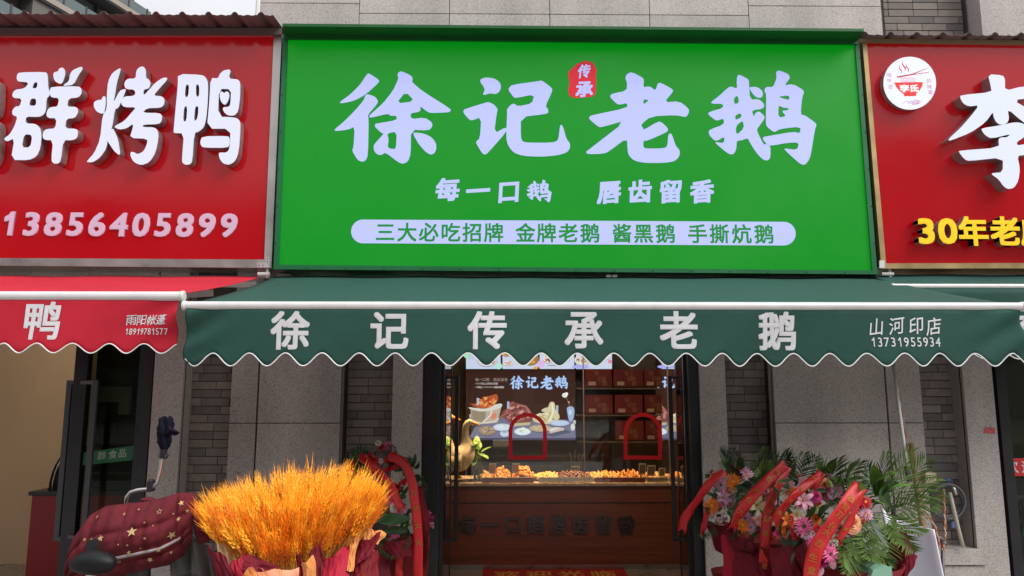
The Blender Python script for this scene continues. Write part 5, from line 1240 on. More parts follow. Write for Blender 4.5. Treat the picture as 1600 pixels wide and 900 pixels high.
for c4, m, b, cu in [
    ([(322, 858, 3.0), (352, 872, 2.96), (378, 935, 3.0), (350, 945, 3.05)], PAPM, .02, .03),
    ([(340, 850, 3.12), (378, 858, 3.14), (372, 900, 3.1), (345, 900, 3.1)], PAPC, .01, 0),
    ([(356, 884, 3.0), (385, 868, 3.02), (402, 930, 3.0), (368, 940, 3.0)], PAPB, .02, .03),
    ([(382, 892, 2.93), (390, 866, 2.98), (436, 885, 2.95), (410, 945, 2.93)], PAPM, .02, -.02),
    ([(386, 897, 2.90), (402, 880, 2.90), (410, 925, 2.9), (392, 940, 2.9)], PAPT, .03, -.05),
    ([(400, 882, 3.0), (440, 890, 3.0), (450, 930, 2.96), (408, 930, 2.96)], mat('orange_brown_wrap', (.40, .11, .03), .5, var=.1), .05, -.02),
    ([(382, 897, 2.88), (462, 893, 2.86), (470, 960, 2.86), (392, 960, 2.88)], mat('salmon_wrap', (.75, .26, .12), .5, var=.08), .04, .05),
    ([(463, 862, 3.03), (472, 870, 3.0), (480, 930, 2.95), (470, 930, 2.95)], PAPM, .01, 0),
    ([(484, 866, 2.98), (503, 848, 3.0), (508, 930, 2.93), (480, 930, 2.93)], PAPM, .01, 0),
    ([(476, 880, 2.90), (494, 868, 2.90), (497, 925, 2.88), (474, 930, 2.88)], PAPT, .045, -.03),
    ([(504, 880, 3.0), (548, 850, 3.05), (545, 930, 2.92), (500, 935, 2.92)], PAPB, .05, .03),
    ([(500, 895, 2.95), (543, 862, 2.98), (538, 930, 2.9), (498, 930, 2.9)], PAPB, .03, .05),
    ([(546, 856, 3.04), (563, 830, 3.08), (552, 892, 2.98), (540, 890, 2.98)], PAPT, .02, .01),
    ([(560, 852, 3.08), (596, 834, 3.12), (583, 862, 3.02), (553, 884, 3.0)], PAPM, .03, .02),
    ([(573, 823, 3.16), (606, 834, 3.18), (590, 850, 3.14), (566, 844, 3.12)], PAPT, .02, 0),
    ([(566, 858, 3.1), (588, 850, 3.12), (580, 872, 3.08), (568, 866, 3.05)], PAPC, .02, 0),
    ([(550, 880, 3.02), (590, 862, 3.08), (592, 900, 3.02), (545, 940, 2.95)], RIBD, .04, .02)]:
    paper(wb, c4, m, b, cu)
obj('bouquet_body', MB().lathe((Fc.x, WY, .25), [(.13, 0), (.10, .12), (.12, .28), (.19, .40), (.17, .40), (.08, .25)], 20), PAPM, wb, smooth=True)
for k in range(3): a = 2 * pi * k / 3; obj('stand_leg', MB().tube([(Fc.x + .1 * cos(a), WY + .1 * sin(a), .27), (Fc.x + .2 * cos(a), WY + .2 * sin(a), .0)], .008, 6), STEEL, wb)

# ------------------------------------------------------------------ flower baskets
def basket(cx, Y, ztop, rad, label, flowers, ribbons, fronds, leaves, filler, papers=()):
    c = P(cx, 850, Y); t = thing('flower_basket', (c.x, Y, 0), label, 'flower basket', 'opening day flower baskets')
    for p in papers: paper(t, *p)
    for (k, col, x, y, r, dY) in flowers: flower(t, k, col, x, y, r, Y + dY)
    for (k, col, x, y, r, dY) in list(flowers):
        for _ in range(2):
            a = rn.uniform(0, 6.28); flower(t, rn.choice('ccrg'), rn.choice(sorted({f[1] for f in flowers}) + ['white', 'pink']), x + cos(a) * (r + 4), y + sin(a) * (r + 4), rn.uniform(3.5, 7), Y + dY + .03)
    for rb in ribbons: ribbon(t, *rb[0], **rb[1])
    for fd in fronds: frond(t, *fd)
    for lf in leaves: leaf1(t, *lf)
    (x0, x1, y0, y1, n, Ya, Yb_) = filler
    for _ in range(n):
        x = rn.uniform(x0, x1); y = rn.uniform(y0, y1); a = rn.uniform(-.5, pi + .5); L_ = rn.uniform(14, 30); Y_ = rn.uniform(Ya, Yb_)
        leaf1(t, (x, y), (x + cos(a) * L_, y - sin(a) * L_), Y_, Y_ + rn.uniform(-.08, .05), rn.choice([0, 0, 2, 4]))
    obj('basket', MB().lathe((c.x, Y, ztop - .50), [(rad * .55, 0), (rad * .6, .05), (rad * .8, .2), (rad, .30), (rad * .95, .30), (rad * .7, .15)], 24), RIBD, t, smooth=True)
    for k in range(3): a = 2 * pi * k / 3 + .4; obj('stand_leg', MB().tube([(c.x + rad * .4 * cos(a), Y + rad * .4 * sin(a), ztop - .41), (c.x + rad * cos(a), Y + rad * sin(a), 0)], .010, 6), BLACK, t)
    return t
Q = lambda x, y: (1060 + x / 4, 690 + y / 4)
def FL(lst): return [(k, c, Q(x, y)[0], Q(x, y)[1], r / 4, dy) for k, c, x, y, r, dy in lst]
basket(1142, 4.85, .70, .13, 'farthest right flower basket beside the door with a forked red ribbon', FL([
    ('g', 'orange', 340, 250, 50, -.12), ('g', 'pale', 430, 210, 48, -.05), ('g', 'lilac', 262, 272, 42, -.08), ('g', 'orange', 205, 402, 52, -.12), ('l', 'lilac', 275, 355, 52, -.1), ('c', 'red', 250, 205, 30, -.02),
    ('r', 'white', 215, 470, 18, -.1), ('r', 'white', 285, 450, 18, -.1), ('r', 'white', 260, 490, 15, -.1), ('c', 'lilac', 315, 350, 26, -.05), ('c', 'red', 330, 165, 24, 0), ('c', 'orange', 385, 165, 22, 0)]),
    [(([(1133, 737, 4.72), (1113, 750, 4.68), (1098, 770, 4.66), (1080, 795, 4.66), (1069, 812, 4.66), (1066, 826, 4.66)], 15), {}), (([(1106, 795, 4.67), (1102, 812, 4.66), (1097, 835, 4.66)], 10), {})],
    [((1150, 745), (1117, 708), 4.9, 4.8, 2), ((1160, 750), (1145, 700), 4.9, 4.85, 2), ((1165, 745), (1205, 706), 4.9, 4.8, 2), ((1140, 790), (1170, 760), 4.8, 4.7, 2), ((1130, 800), (1175, 790), 4.8, 4.7, 0), ((1150, 760), (1120, 722), 4.9, 4.8, 0), ((1180, 750), (1190, 700), 4.9, 4.85, 0), ((1165, 742), (1232, 716), 4.9, 4.8, 2), ((1120, 815), (1085, 840), 4.8, 4.65, 2)],
    [((1150, 745), (1130, 712), 4.88, 4.8, 0), ((1155, 745), (1163, 706), 4.88, 4.8, 0), ((1130, 770), (1100, 760), 4.85, 4.75, 0), ((1110, 800), (1078, 806), 4.8, 4.7, 2)],
    (1100, 1180, 740, 820, 46, 4.82, 5.0), [([(1105, 822, 4.8), (1150, 818, 4.7), (1140, 870, 4.75), (1118, 860, 4.8)], PAPM, .05, .03)])
basket(1195, 4.6, .95, .22, 'second right flower basket with cream lily and wide lettered red ribbons', FL([
    ('l', 'cream', 488, 398, 72, -.22), ('g', 'pale', 508, 485, 46, -.16), ('g', 'lilac', 418, 478, 44, -.12), ('g', 'orange', 400, 525, 44, -.16), ('g', 'lilac', 452, 535, 32, -.16), ('c', 'orange', 590, 325, 34, -.12), ('r', 'pale', 545, 310, 22, -.1), ('c', 'lilac', 470, 500, 28, -.1), ('c', 'orange', 560, 340, 22, -.1), ('r', 'peach', 400, 500, 20, -.12)]),
    [(([(1228, 726, 4.4), (1203, 748, 4.34), (1174, 777, 4.3), (1154, 805, 4.3), (1146, 823, 4.32)], 19, '恭祝开业大吉'), {}), (([(1229, 728, 4.42), (1215, 762, 4.36), (1203, 790, 4.32), (1197, 822, 4.3), (1195, 865, 4.3), (1192, 905, 4.3)], 18, '新店开业财源广进'), {'tail': False})],
    [((1230, 770), (1215, 705), 4.62, 4.5, 2), ((1235, 770), (1250, 705), 4.62, 4.5, 0), ((1210, 790), (1180, 745), 4.6, 4.5, 2), ((1240, 780), (1200, 718), 4.6, 4.5, 0), ((1230, 850), (1205, 880), 4.5, 4.35, 2), ((1190, 830), (1160, 870), 4.5, 4.4, 2), ((1225, 835), (1260, 860), 4.5, 4.35, 2), ((1240, 775), (1272, 712), 4.62, 4.5, 2), ((1225, 770), (1170, 722), 4.62, 4.5, 1)],
    [((1235, 765), (1228, 712), 4.58, 4.5, 0), ((1240, 760), (1255, 716), 4.58, 4.5, 2), ((1160, 830), (1130, 838), 4.5, 4.4, 0)],
    (1165, 1250, 745, 835, 60, 4.52, 4.72), [([(1128, 838, 4.52), (1190, 845, 4.45), (1195, 905, 4.45), (1130, 910, 4.52)], PAPB, .04, .03), ([(1132, 832, 4.45), (1180, 850, 4.4), (1190, 870, 4.4), (1150, 872, 4.45)], PAPM, .05, .06), ([(1180, 868, 4.36), (1235, 862, 4.36), (1240, 905, 4.36), (1178, 908, 4.36)], RIBD, .06, .02), ([(1150, 862, 4.38), (1205, 880, 4.3), (1200, 912, 4.3), (1140, 905, 4.36)], PAPM, .05, .04)])
basket(1255, 4.3, .95, .24, 'third right flower basket with bright pink gerbera and narrow red ribbons', FL([
    ('g', 'orange', 722, 322, 42, -.14), ('g', 'pale', 690, 265, 40, -.06), ('g', 'pale', 785, 258, 40, -.06), ('r', 'mag', 860, 342, 32, -.2), ('l', 'pale', 778, 370, 66, -.22), ('r', 'peach', 912, 268, 38, -.1), ('g', 'pale', 990, 300, 42, -.08), ('c', 'red', 790, 405, 26, -.22), ('l', 'cream', 740, 462, 54, -.2), ('l', 'orange', 678, 492, 54, -.22), ('r', 'orange', 862, 486, 28, -.18), ('g', 'pink', 780, 528, 64, -.28), ('r', 'mag', 627, 575, 22, -.2), ('g', 'orange', 640, 540, 36, -.2), ('r', 'orange', 870, 375, 22, -.16), ('c', 'white', 972, 390, 26, -.12), ('c', 'white', 800, 580, 22, -.22), ('r', 'peach', 610, 500, 20, -.16), ('c', 'orange', 700, 520, 24, -.2), ('r', 'pale', 960, 330, 24, -.1), ('c', 'pink', 930, 300, 26, -.1), ('c', 'orange', 640, 590, 20, -.2)]),
    [(([(1284, 738, 4.14), (1262, 756, 4.08), (1238, 778, 4.04), (1219, 799, 4.04), (1210, 815, 4.06)], 14, '生意兴隆'), {}), (([(1284, 739, 4.13), (1276, 760, 4.1), (1268, 775, 4.12)], 12), {}), (([(1236, 806, 4.06), (1238, 825, 4.05), (1242, 842, 4.05)], 8), {})],
    [((1290, 780), (1300, 712), 4.34, 4.2, 0), ((1300, 785), (1250, 725), 4.34, 4.2, 1), ((1295, 780), (1335, 715), 4.34, 4.2, 0), ((1250, 830), (1205, 840), 4.3, 4.1, 2), ((1240, 845), (1245, 895), 4.25, 4.1, 2), ((1300, 790), (1350, 740), 4.3, 4.15, 1), ((1250, 790), (1212, 785), 4.3, 4.1, 2), ((1265, 850), (1225, 862), 4.2, 4.05, 2)],
    [((1290, 745), (1310, 708), 4.3, 4.2, 1), ((1280, 810), (1262, 790), 4.15, 4.05, 2), ((1255, 812), (1290, 785), 4.12, 4.05, 4), ((1305, 760), (1298, 712), 4.3, 4.2, 3), ((1340, 770), (1262, 714), 4.3, 4.1, 4)],
    (1215, 1320, 745, 850, 74, 4.2, 4.42), [([(1205, 858, 4.1), (1262, 850, 4.1), (1262, 905, 4.1), (1205, 908, 4.1)], PAPM, .06, .04)])
frs = [((1385, 800), t_, 4.05, y_, k) for t_, y_, k in (((1452, 742), 3.95, 0), ((1462, 765), 3.95, 0), ((1440, 722), 4.0, 0), ((1408, 706), 4.05, 0), ((1462, 790), 3.95, 1), ((1372, 712), 4.05, 0), ((1425, 870), 3.9, 1), ((1440, 845), 3.9, 1), ((1345, 730), 4.0, 2))]
frs += [((1345, 800), (1325, 870), 3.9, 3.75, 0), ((1355, 805), (1350, 885), 3.9, 3.75, 1), ((1365, 800), (1378, 880), 3.9, 3.78, 0), ((1330, 815), (1298, 885), 3.85, 3.72, 1), ((1375, 790), (1392, 860), 3.95, 3.8, 1), ((1350, 790), (1365, 850), 3.85, 3.7, 2), ((1340, 840), (1318, 898), 3.8, 3.7, 0), ((1362, 845), (1348, 900), 3.82, 3.7, 2)]
basket(1325, 3.95, .95, .26, 'nearest right flower basket with spreading palm fronds and broad red ribbon', FL([
    ('g', 'red', 1167, 378, 42, -.14), ('g', 'pale', 1168, 455, 46, -.14), ('r', 'peach', 1086, 508, 54, -.18), ('g', 'lilac', 1000, 548, 46, -.16), ('r', 'mag', 1062, 452, 30, -.14), ('c', 'red', 1105, 400, 42, -.1), ('l', 'pale', 905, 622, 38, -.18), ('g', 'pink', 945, 700, 58, -.26), ('c', 'orange', 860, 690, 44, -.2), ('c', 'red', 985, 622, 36, -.2), ('c', 'mag', 885, 752, 40, -.22), ('r', 'pale', 865, 800, 34, -.22), ('c', 'pale', 1040, 480, 34, -.1), ('l', 'lilac', 1010, 520, 44, -.14), ('c', 'white', 920, 670, 26, -.2), ('c', 'red', 850, 650, 30, -.18), ('r', 'orange', 1120, 470, 24, -.12), ('c', 'pink', 1080, 440, 26, -.12), ('c', 'pale', 880, 590, 26, -.14)]),
    [(([(1345, 758, 3.76), (1327, 782, 3.70), (1308, 808, 3.68), (1291, 832, 3.68), (1276, 856, 3.68), (1269, 882, 3.68), (1266, 910, 3.68)], 25, '恭贺开业大吉 生意'), {'tail': False, 'twist': .35}), (([(1346, 760, 3.78), (1340, 790, 3.76), (1324, 822, 3.74), (1306, 850, 3.74), (1300, 868, 3.74)], 12, '财源'), {})],
    frs, [((1375, 770), (1352, 706), 3.98, 3.9, 3), ((1375, 775), (1366, 712), 3.98, 3.9, 1), ((1370, 775), (1340, 728), 3.98, 3.88, 4), ((1378, 780), (1382, 728), 3.98, 3.9, 3), ((1300, 755), (1285, 760), 3.9, 3.8, 1), ((1390, 790), (1335, 714), 4.0, 3.85, 4), ((1345, 770), (1296, 752), 3.9, 3.8, 3), ((1365, 780), (1390, 800), 3.9, 3.8, 1), ((1350, 860), (1340, 895), 3.85, 3.75, 0), ((1380, 860), (1372, 900), 3.85, 3.75, 2), ((1330, 870), (1310, 900), 3.8, 3.72, 0)],
    (1290, 1395, 760, 900, 90, 3.9, 4.12), [([(1382, 838, 4.0), (1412, 828, 4.0), (1430, 862, 3.95), (1392, 880, 3.95)], PAPM, .03, .02), ([(1395, 850, 3.92), (1436, 872, 3.9), (1415, 905, 3.9), (1390, 905, 3.95)], PAPM, .03, .02), ([(1390, 828, 4.05), (1405, 835, 4.0), (1422, 845, 3.98), (1388, 845, 4.02)], PAPB, .02, .01)])
gp = tag(obj('plastic_tub', MB().prism(pq([(1358, 912), (1396, 912), (1392, 886), (1366, 891)], 3.66), 3.66, 3.8), mat('mint_green_plastic', (.22, .42, .30), .4, var=.05), loc=P(1374, 905, 3.66), bev=.004), 'pale mint green plastic tub under the palm fronds', 'tub')
Qe = lambda x, y: (540 + x * .2332, 690 + y * .2332)
def FE(lst): return [(k, c, Qe(x, y)[0], Qe(x, y)[1], r * .2332, dy) for k, c, x, y, r, dy in lst]
basket(610, 4.55, .95, .22, 'shaded flower basket left of the door with arched lettered red ribbon', FE([
    ('g', 'pink', 345, 505, 48, -.2), ('g', 'pink', 335, 615, 34, -.2), ('g', 'pink', 295, 390, 42, -.14), ('g', 'pink', 195, 240, 38, -.1), ('g', 'pink', 305, 580, 24, -.18), ('c', 'red', 170, 125, 50, -.08), ('c', 'red', 55, 175, 38, -.05), ('c', 'red', 310, 150, 60, -.05), ('c', 'red', 245, 45, 26, 0), ('c', 'mag', 575, 520, 26, -.1), ('c', 'red', 460, 350, 34, -.08), ('c', 'red', 350, 300, 30, -.1), ('g', 'pale', 180, 485, 24, -.12), ('c', 'red', 120, 110, 36, -.08)]),
    [(([(564, 713, 4.38), (584, 730, 4.34), (608, 757, 4.32), (626, 793, 4.32)], 16), {}), (([(606, 712, 4.42), (629, 722, 4.36), (642, 748, 4.32), (648, 783, 4.3), (653, 830, 4.3), (653, 908, 4.3)], 16, '  开业大吉'), {'tail': False, 'em': 9, 'twist': .2, 'start': .3}), (([(655, 760, 4.4), (666, 818, 4.38), (664, 880, 4.38), (660, 905, 4.38)], 13), {'m': RIBD, 'tail': False}), (([(624, 860, 4.36), (623, 908, 4.36)], 14), {'tail': False})],
    [((575, 760), (545, 705), 4.6, 4.5, 2), ((600, 750), (560, 700), 4.6, 4.5, 2), ((625, 750), (650, 718), 4.6, 4.5, 2), ((640, 780), (668, 752), 4.55, 4.45, 2), ((610, 740), (620, 695), 4.6, 4.5, 2), ((590, 830), (618, 875), 4.45, 4.3, 2), ((600, 835), (645, 850), 4.45, 4.3, 2), ((650, 800), (678, 830), 4.5, 4.4, 2)],
    [((590, 812), (650, 812), 4.32, 4.28, 0), ((600, 830), (645, 822), 4.34, 4.3, 0), ((575, 740), (548, 735), 4.45, 4.4, 0), ((565, 725), (543, 700), 4.45, 4.4, 0), ((585, 815), (610, 800), 4.32, 4.28, 0)],
    (560, 650, 725, 850, 80, 4.48, 4.66), [([(598, 848, 4.35), (652, 838, 4.35), (642, 868, 4.3), (606, 866, 4.3)], PAPM, .07, .0), ([(556, 862, 4.35), (605, 850, 4.38), (612, 905, 4.3), (550, 905, 4.3)], PAPM, .05, .04)])

# ------------------------------------------------------------------ white plastic chair
Yc = 4.45
t = thing('plastic_chair', (P(1425, 900, Yc).x, Yc, 0), 'white moulded plastic chair behind the palm fronds by the wall', 'chair')
CW = mat('white_plastic', (.70, .70, .78), .35, var=.03)
xa, xb = P(1388, 850, Yc).x, P(1452, 850, Yc).x; W = xb - xa
def bk(u, v):
    zt_ = P(1420, 797, Yc).z - .10 * u ** 2.2 - .05 * (1 - (2 * u - 1) ** 2) * (u > .0) + .0; z = .43 + (zt_ - .43) * v
    return Vector((xa + W * u + .03 * (1 - v), Yc + .10 * sin(pi * u) - .10 * u + .04 * v, z))
obj('backrest', MB().grid(bk, 14, 10), CW, t, smooth=True, sol=.012)
obj('seat', MB().grid(lambda u, v: Vector((xa + .02 + W * u, Yc + .02 + .42 * v, .43 + .012 * cos(pi * u) ** 2 + .01 * v)), 8, 8), CW, t, smooth=True, sol=.012)
for s, x in ((0, xa - .01), (1, xb + .02)):
    obj('armrest', MB().tube([(x, Yc + .05, .66 if s else .70), (x, Yc + .2, .65), (x, Yc + .42, .63), (x, Yc + .44, .44)], [.02, .022, .024, .02], 10), CW, t, smooth=True)
    for y in (Yc + .05, Yc + .44): obj('leg', MB().tube([(x, y, .44), (x + (.03 if s else -.03), y + (.04 if y > Yc else -.04), 0)], [.024, .018], 8), CW, t, smooth=True)

# ------------------------------------------------------------------ poles, broom, hose, tap, rope
def pole(name, label, cat, a, b, r, m, extra=None):
    pa, pb = P(*a), P(*b); t = thing(name, pb, label, cat)
    obj('shaft', MB().tube([pa, pb], r, 10), m, t, smooth=True); return t, pa, pb
t, pa, pb = pole('awning_crank_pole', 'thin white metal pole with black grip leaning on the granite', 'pole', (1394, 556, 4.95), (1419, 745, 4.75), .011, mat('white_metal', (.65, .65, .66), .35))
dv = (pb - pa).normalized(); obj('grip', MB().tube([P(1416.5, 728, 4.77), P(1421, 752, 4.745)], .018, 10), BLACK, t); obj('lower_shaft', MB().tube([P(1396, 790, 4.3), P(1399, 850, 4.25), P(1404, 950, 4.2)], .014, 8), SEAL, t)
t, pa, pb = pole('broom', 'brown wooden stick leaning against the wall beside the white chair', 'stick', (1423, 694, 5.0), (1462, 960, 4.55), .019, mat('brown_wood', (.22, .12, .065), .65, var=.3, vs=25))
bh = P(1463, 965, 4.53); obj('broom_head', MB().box(bh.x - .14, bh.x + .14, bh.y - .03, bh.y + .03, max(.02, bh.z - .12), bh.z + .01), mat('broom_bristle', (.25, .2, .12), .9, bump=.6, bs=200), t)
cen = P(1477, 783, 5.2)
HOSE = mat('grey_rubber_hose', (.11, .115, .12), .5, var=.1)
pts = []
for i in range(110):
    a = i / 110 * 2 * pi * 3.3 + 1.2; r_ = .098 + .006 * (i / 36) + .004 * sin(a * 2.3); pts.append(cen + Vector((cos(a) * r_ * 1.06, -.012 * (i / 36) , sin(a) * r_)))
tag(obj('coiled_hose', MB().tube(pts, .0085, 8), HOSE, loc=cen, smooth=True), 'coiled dark grey hose hung on the brick wall at the tap', 'hose')
c = P(1478, 755, 5.24); t = thing('wall_tap', c, 'small steel tap with blue handle above the coiled hose', 'tap')
obj('spout', MB().tube([c + Vector((0, .05, 0)), c + Vector((0, -.04, 0)), c + Vector((.012, -.07, -.03)), c + Vector((.02, -.075, -.07))], .011, 10), STEEL, t, smooth=True)
obj('handle', MB().ball(c + Vector((-.002, -.03, .025)), .026, .014, .012, 10, 6), mat('blue_plastic', (.02, .11, .42), .4), t, smooth=True)
pw = [P(1484, 770, 5.15), P(1490, 795, 5.12), P(1497, 825, 5.12), P(1505, 855, 5.1)]
tag(obj('drain_pipe', MB().tube(pw, .0125, 10), mat('cream_hose', (.50, .46, .38), .5), loc=pw[0], smooth=True), 'short cream hose hanging from the wall tap', 'hose')
c = P(1490, 819, 5.27); tag(obj('socket_label', MB().prism(pq([(1486, 824), (1493, 824), (1493, 815), (1486, 815)], 5.27), 5.262, 5.288), mat('blue_white_plate', (.25, .35, .6), .5), loc=c), 'tiny blue and white plate on the brick below the hose coil', 'plate')
c = P(1457, 747, 5.12); t = thing('junction_box', c, 'small cream wall plate behind the palm frond tips', 'wall plate')
obj('plate', MB().prism(pq([(1447, 754), (1463, 754), (1463, 739), (1447, 739)], 5.10), 5.10, 5.149), mat('cream_plastic', (.55, .48, .33), .5), t, bev=.003)
t = thing('standpipe', P(1474, 900, 5.05), 'dull metal valve and pipe in front of the stone plinth', 'pipe')
obj('valve', MB().tube([P(1459, 842, 5.05), P(1467, 840, 5.05), P(1475, 845, 5.05)], [.01, .016, .014], 8).ball(P(1474, 849, 5.05), .025, .02, .02, 8, 6), mat('dull_iron', (.16, .13, .13), .5, m=.5), t, smooth=True)
obj('riser', MB().tube([P(1473, 850, 5.05), P(1474, 1000, 5.05)], .012, 8), mat('dull_iron', (.16, .13, .13), .5), t, smooth=True)
ROPE = [mat('orange_rope', (.60, .16, .05), .7), mat('pale_rope', (.55, .48, .40), .7)]
def rope(label, path, r=.0045):
    P3 = [P(*p) for p in path]; t = thing('twisted_rope', P3[0], label, 'rope', 'orange and white twisted cords'); S_ = []
    for k in range(len(P3) - 1):
        for i in range(12): S_.append(P3[k].lerp(P3[k + 1], i / 12))
    for s in (0, 1):
        obj('strand', MB().tube([p + Vector((cos(i * .9 + s * pi), sin(i * .9 + s * pi) * .8, 0)) * r for i, p in enumerate(S_)], r * .95, 5), ROPE[s], t, smooth=True)
rope('orange cord looping down from the white pole past the brown stick', [(1402, 598, 5.08), (1408, 640, 5.1), (1418, 700, 5.08), (1436, 762, 5.05), (1445, 795, 5.05), (1462, 825, 5.02), (1470, 860, 5.0)])
rope('orange cord hanging straight down through the hose coil', [(1475, 764, 5.1), (1476, 800, 5.12), (1477, 835, 5.06), (1473, 862, 5.02)])
o = obj('red_sticker', MB().prism(pq([(1537, 677), (1555, 678), (1554, 668), (1538, 668)], YG), YG - .003, YG - .0005), mat('faded_red_sticker', (.55, .10, .10), .6, var=.3, vs=80), loc=P(1546, 672, YG)); tag(o, 'small faded red sticker on the right granite pier', 'sticker')

# ------------------------------------------------------------------ electric scooter with quilted wind blanket
SY = 3.35
sc_ = thing('electric_scooter', (P(190, 900, SY).x, SY, 0), 'parked electric scooter draped with a burgundy star-patterned quilted blanket', 'scooter')
BUR = mat('burgundy_quilt', (.11, .013, .019), .85, var=.2, vs=14, spec=.2, bump=.5, bs=35)
STAR = mat('gold_star_print', (.46, .33, .15), .45, m=.2)
T_ = [(112, 872), (131, 828), (150, 803), (174, 789), (205, 785), (230, 783), (252, 779), (286, 769), (303, 771)]
B_ = [(104, 925), (118, 912), (140, 905), (177, 900), (210, 893), (240, 886), (266, 881), (286, 868), (300, 845)]
def lerpl(L_, u): k = min(int(u * (len(L_) - 1)), len(L_) - 2); f_ = u * (len(L_) - 1) - k; return (L_[k][0] + (L_[k + 1][0] - L_[k][0]) * f_, L_[k][1] + (L_[k + 1][1] - L_[k][1]) * f_)
def blk(u, v, off=0):
    a, b = lerpl(T_, u), lerpl(B_, u); x, y = a[0] + (b[0] - a[0]) * v, a[1] + (b[1] - a[1]) * v
    su = min(abs(u - s) for s in (0, .30, .52, .86, 1)); sv = min(abs(v - s) for s in (0, .36, .66, .80, 1))
    q = .024 * min(1, su / .07) ** .5 * min(1, sv / .09) ** .5
    wr = .006 * sin(u * 37 + v * 9) * cos(v * 13 + u * 6) + .004 * sin(u * 71 + 5 * v)
    Yq = SY - .03 - .12 * sin(pi * min(1, v * .9 + .1)) * sin(pi * min(1, u * .9 + .08)) + .20 * u * 0 + .05 * (u - .3) ** 2
    p = P(x, y, SY); k = (Yq - q - wr - off - SY); return p + Vector((p.x / SY * k * .3, k, (p.z - CAMZ) / SY * k * .3))
blo = obj('wind_blanket', MB().grid(blk, 84, 40), BUR, sc_, smooth=True, sol=.006)
obj('reflective_band', MB().grid(lambda u, v: blk(.42 + .47 * u, .70 + .045 * v - .01 * u, .006), 30, 2), mat('grey_band', (.34, .30, .30), .5), blo, smooth=True, sol=.0015)
def star(u, v, R_, n=5, hollow=False, rot=0):
    c = blk(u, v); e = .004; du = (blk(u + e, v) - blk(u - e, v)).normalized(); dv_ = (blk(u, v - .01) - blk(u, v + .01)).normalized(); nn = du.cross(dv_).normalized()
    if nn.y > 0: nn = -nn
    pts = []
    for k in range(2 * n): r_ = R_ if k % 2 == 0 else R_ * .42; a = pi / 2 + pi * k / n + rot; pts.append((cos(a) * r_, sin(a) * r_))
    mb = MB()
    if hollow:
        ins = [(a * .62, b * .62) for a, b in pts]; vs = [c + du * a + dv_ * b + nn * .009 for a, b in pts + ins]; m_ = 2 * n
        mb.add(vs, [(i, (i + 1) % m_, (i + 1) % m_ + m_, i + m_) for i in range(m_)])
    else: mb.add([c + nn * .010] + [c + du * a + dv_ * b + nn * .009 for a, b in pts], [(0, 1 + i, 1 + (i + 1) % (2 * n)) for i in range(2 * n)])
    obj('gold_star', mb, STAR, blo)
for u, v, r_, h in ((.59, .40, .024, 0), (.78, .20, .016, 1), (.825, .58, .022, 0), (.40, .42, .017, 0), (.90, .16, .013, 0), (.47, .76, .017, 1), (.52, .15, .010, 0), (.36, .12, .012, 0), (.30, .66, .011, 0), (.55, .68, .012, 0), (.43, .62, .008, 0), (.68, .50, .008, 0), (.63, .10, .006, 0), (.68, .28, .006, 0), (.74, .72, .012, 0), (.88, .40, .010, 0), (.34, .40, .009, 0), (.66, .84, .013, 0), (.36, .86, .020, 1), (.72, .36, .005, 0), (.55, .55, .006, 0), (.48, .36, .005, 0), (.84, .28, .005, 0), (.75, .36, .006, 0), (.28, .34, .009, 0), (.95, .3, .012, 0), (.5, .52, .005, 0), (.62, .62, .005, 0), (.25, .55, .012, 0), (.8, .84, .008, 0)):
    star(u, v, r_, 5, bool(h), rn.uniform(-.3, .3))
def flap(u, v):
    x = 286 + 16 * u + 26 * v + 4 * u * v; y = 770 + 3 * u + 78 * v - 8 * u * v
    p = P(x, y, SY + .02); return p + Vector((0, -.03 * sin(pi * u) - .01 * sin(9 * v + 4 * u), 0))
obj('blanket_flap', MB().grid(flap, 12, 20), BUR, sc_, smooth=True, sol=.008)
obj('grey_lining', MB().grid(lambda u, v: P(262 + 60 * u + 14 * v * u, 862 - 26 * sin(pi * min(1, u * .8 + .1)) + 60 * v, SY + .05) + Vector((0, .03 * sin(14 * u + 2 * v) + .012 * sin(31 * u), 0)), 30, 12), mat('grey_cloth', (.10, .10, .095), .85, var=.15, vs=12), sc_, smooth=True, sol=.006)
obj('collar', MB().ball(P(231, 781, SY - .02), .036, .03, .012, 12, 6, .08), BUR, sc_, smooth=True)
sdl = [P(112, 880, 2.95), P(120, 872, 2.95), P(140, 870, 2.95), (P(162, 871, 2.95)), P(184, 873, 2.95)]
obj('saddle', MB().tube([p + Vector((0, .0, -.02)) for p in sdl], [.018, .036, .050, .046, .022], 14), mat('black_vinyl', (.006, .006, .007), .5, spec=.25), sc_, smooth=True, sub=1)
obj('saddle_post', MB().tube([P(142, 893, 2.95), P(144, 1020, 2.98)], .018, 8), STEEL, sc_)
obj('mirror', MB().prism(chaik(pq([(134, 872), (133, 856), (137, 845), (145, 842), (150, 850), (152, 870)], 3.02), .25, 2), 3.02, 3.05), BLACK, sc_, bev=.004)
hx = P(190, 900, SY)
obj('handlebar', MB().tube([hx + Vector((-.28, .16, .12)), hx + Vector((0, .2, .08)), hx + Vector((.30, .16, .12))], .014, 8), BLACK, sc_)
obj('steering_column', MB().tube([hx + Vector((0, .2, .08)), (hx.x - .02, SY + .32, .25)], .026, 10), BLACK, sc_)
obj('footboard', MB().box(hx.x - .14, hx.x + .14, SY - .45, SY + .2, .26, .32), BLACK, sc_, bev=.02)
obj('leg_shield', MB().grid(lambda u, v: Vector((hx.x - .2 + .4 * u, SY + .24 + .05 * sin(pi * u), .3 + .45 * v)), 8, 4), mat('scooter_paint', (.2, .02, .03), .3, coat=.5), sc_, smooth=True, sol=.01)
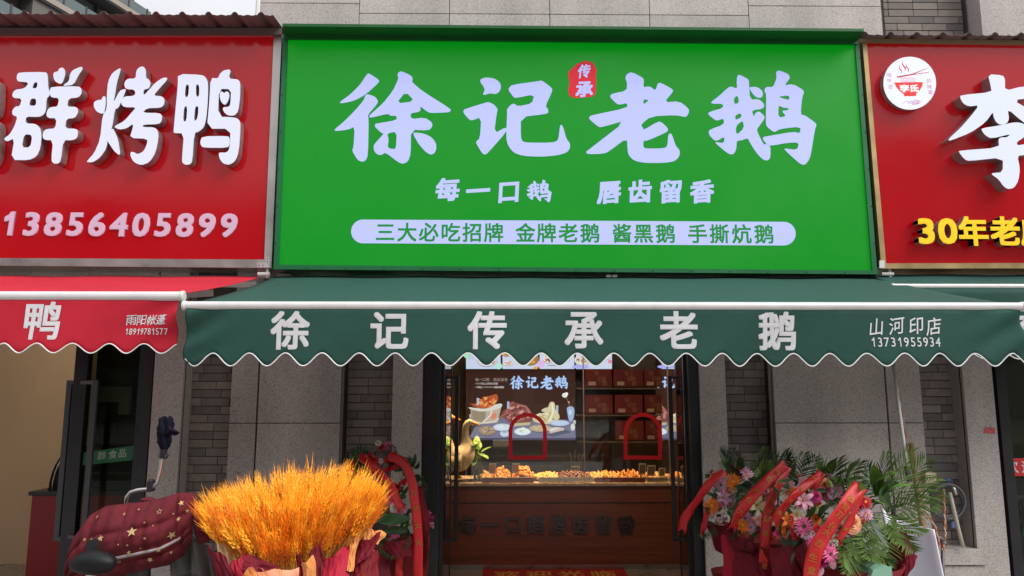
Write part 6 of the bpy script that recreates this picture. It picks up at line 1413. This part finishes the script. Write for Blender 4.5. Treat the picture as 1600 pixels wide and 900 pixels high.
for y in (SY + .45, SY - .6):
    wl = obj('wheel', MB().grid(lambda u, v: Vector((hx.x + .045 * sin(2 * pi * v), y + (.17 + .035 * cos(2 * pi * v)) * cos(2 * pi * u), .205 + (.17 + .035 * cos(2 * pi * v)) * sin(2 * pi * u))), 28, 10), mat('tyre_rubber', (.02, .02, .02), .8), sc_, smooth=True)
    obj('rim', MB().tube([(hx.x - .03, y, .205), (hx.x + .03, y, .205)], .12, 18), STEEL, wl)
# umbrella clamp with folded umbrella
um = thing('umbrella_holder', P(197, 785, SY), 'bent chrome umbrella clamp rising from the scooter with a folded navy umbrella', 'umbrella holder')
pth = [(197, 790, SY), (198, 776, SY), (204, 769, SY), (216, 765.5, SY), (232, 764, SY), (240, 760, SY), (246, 752, SY), (250, 735, SY), (252.5, 718, SY), (255, 704, SY)]
obj('bent_tube', MB().tube([P(*p) for p in pth], .0085, 10), mat('chrome', (.62, .6, .57), .22, m=.95), um, smooth=True)
obj('clamp_knob', MB().box(P(232, 760, SY).x, P(240, 760, SY).x, SY - .02, SY + .02, P(236, 768, SY).z, P(236, 751, SY).z).tube([P(232, 752, SY), P(240, 752, SY)], .011, 8), BLACK, um, bev=.003)
obj('socket', MB().tube([P(254, 716, SY - .01), P(256, 702, SY - .01)], .016, 10).tube([P(258, 712, SY - .02), P(261, 714, SY - .02)], .012, 8), BLACK, um)
NAVY = mat('navy_folded_fabric', (.006, .006, .014), .8, spec=.12, var=.4, vs=40)
prof = [(705, 256, 4), (698, 257, 6.5), (688, 257, 9), (680, 257.5, 8), (676, 258, 10), (668, 259, 10), (660, 259, 9.5), (655, 259, 9), (652, 259, 5)]
def umf(u, v):
    k = min(int(v * 8), 7); f_ = v * 8 - k; y, x, r_ = [prof[k][i] + (prof[k + 1][i] - prof[k][i]) * f_ for i in range(3)]
    a = 2 * pi * u; rr = r_ * (1 + .22 * sin(5 * a + v * 7) + .12 * sin(11 * a - v * 15)) / FPX * SY
    p = P(x, y, SY); return p + Vector((cos(a) * rr, sin(a) * rr, .006 * sin(3 * a + v * 20)))
obj('folded_canopy', MB().grid(umf, 44, 26), NAVY, um, smooth=True)
obj('canopy_corner', MB().add([P(262, 664, SY - .02), P(281, 676, SY - .03), P(276, 680, SY - .02), P(258, 679, SY - .03), P(266, 672, SY - .045)], [(0, 1, 4), (1, 2, 4), (2, 3, 4), (3, 0, 4)]), NAVY, um, sol=.004)
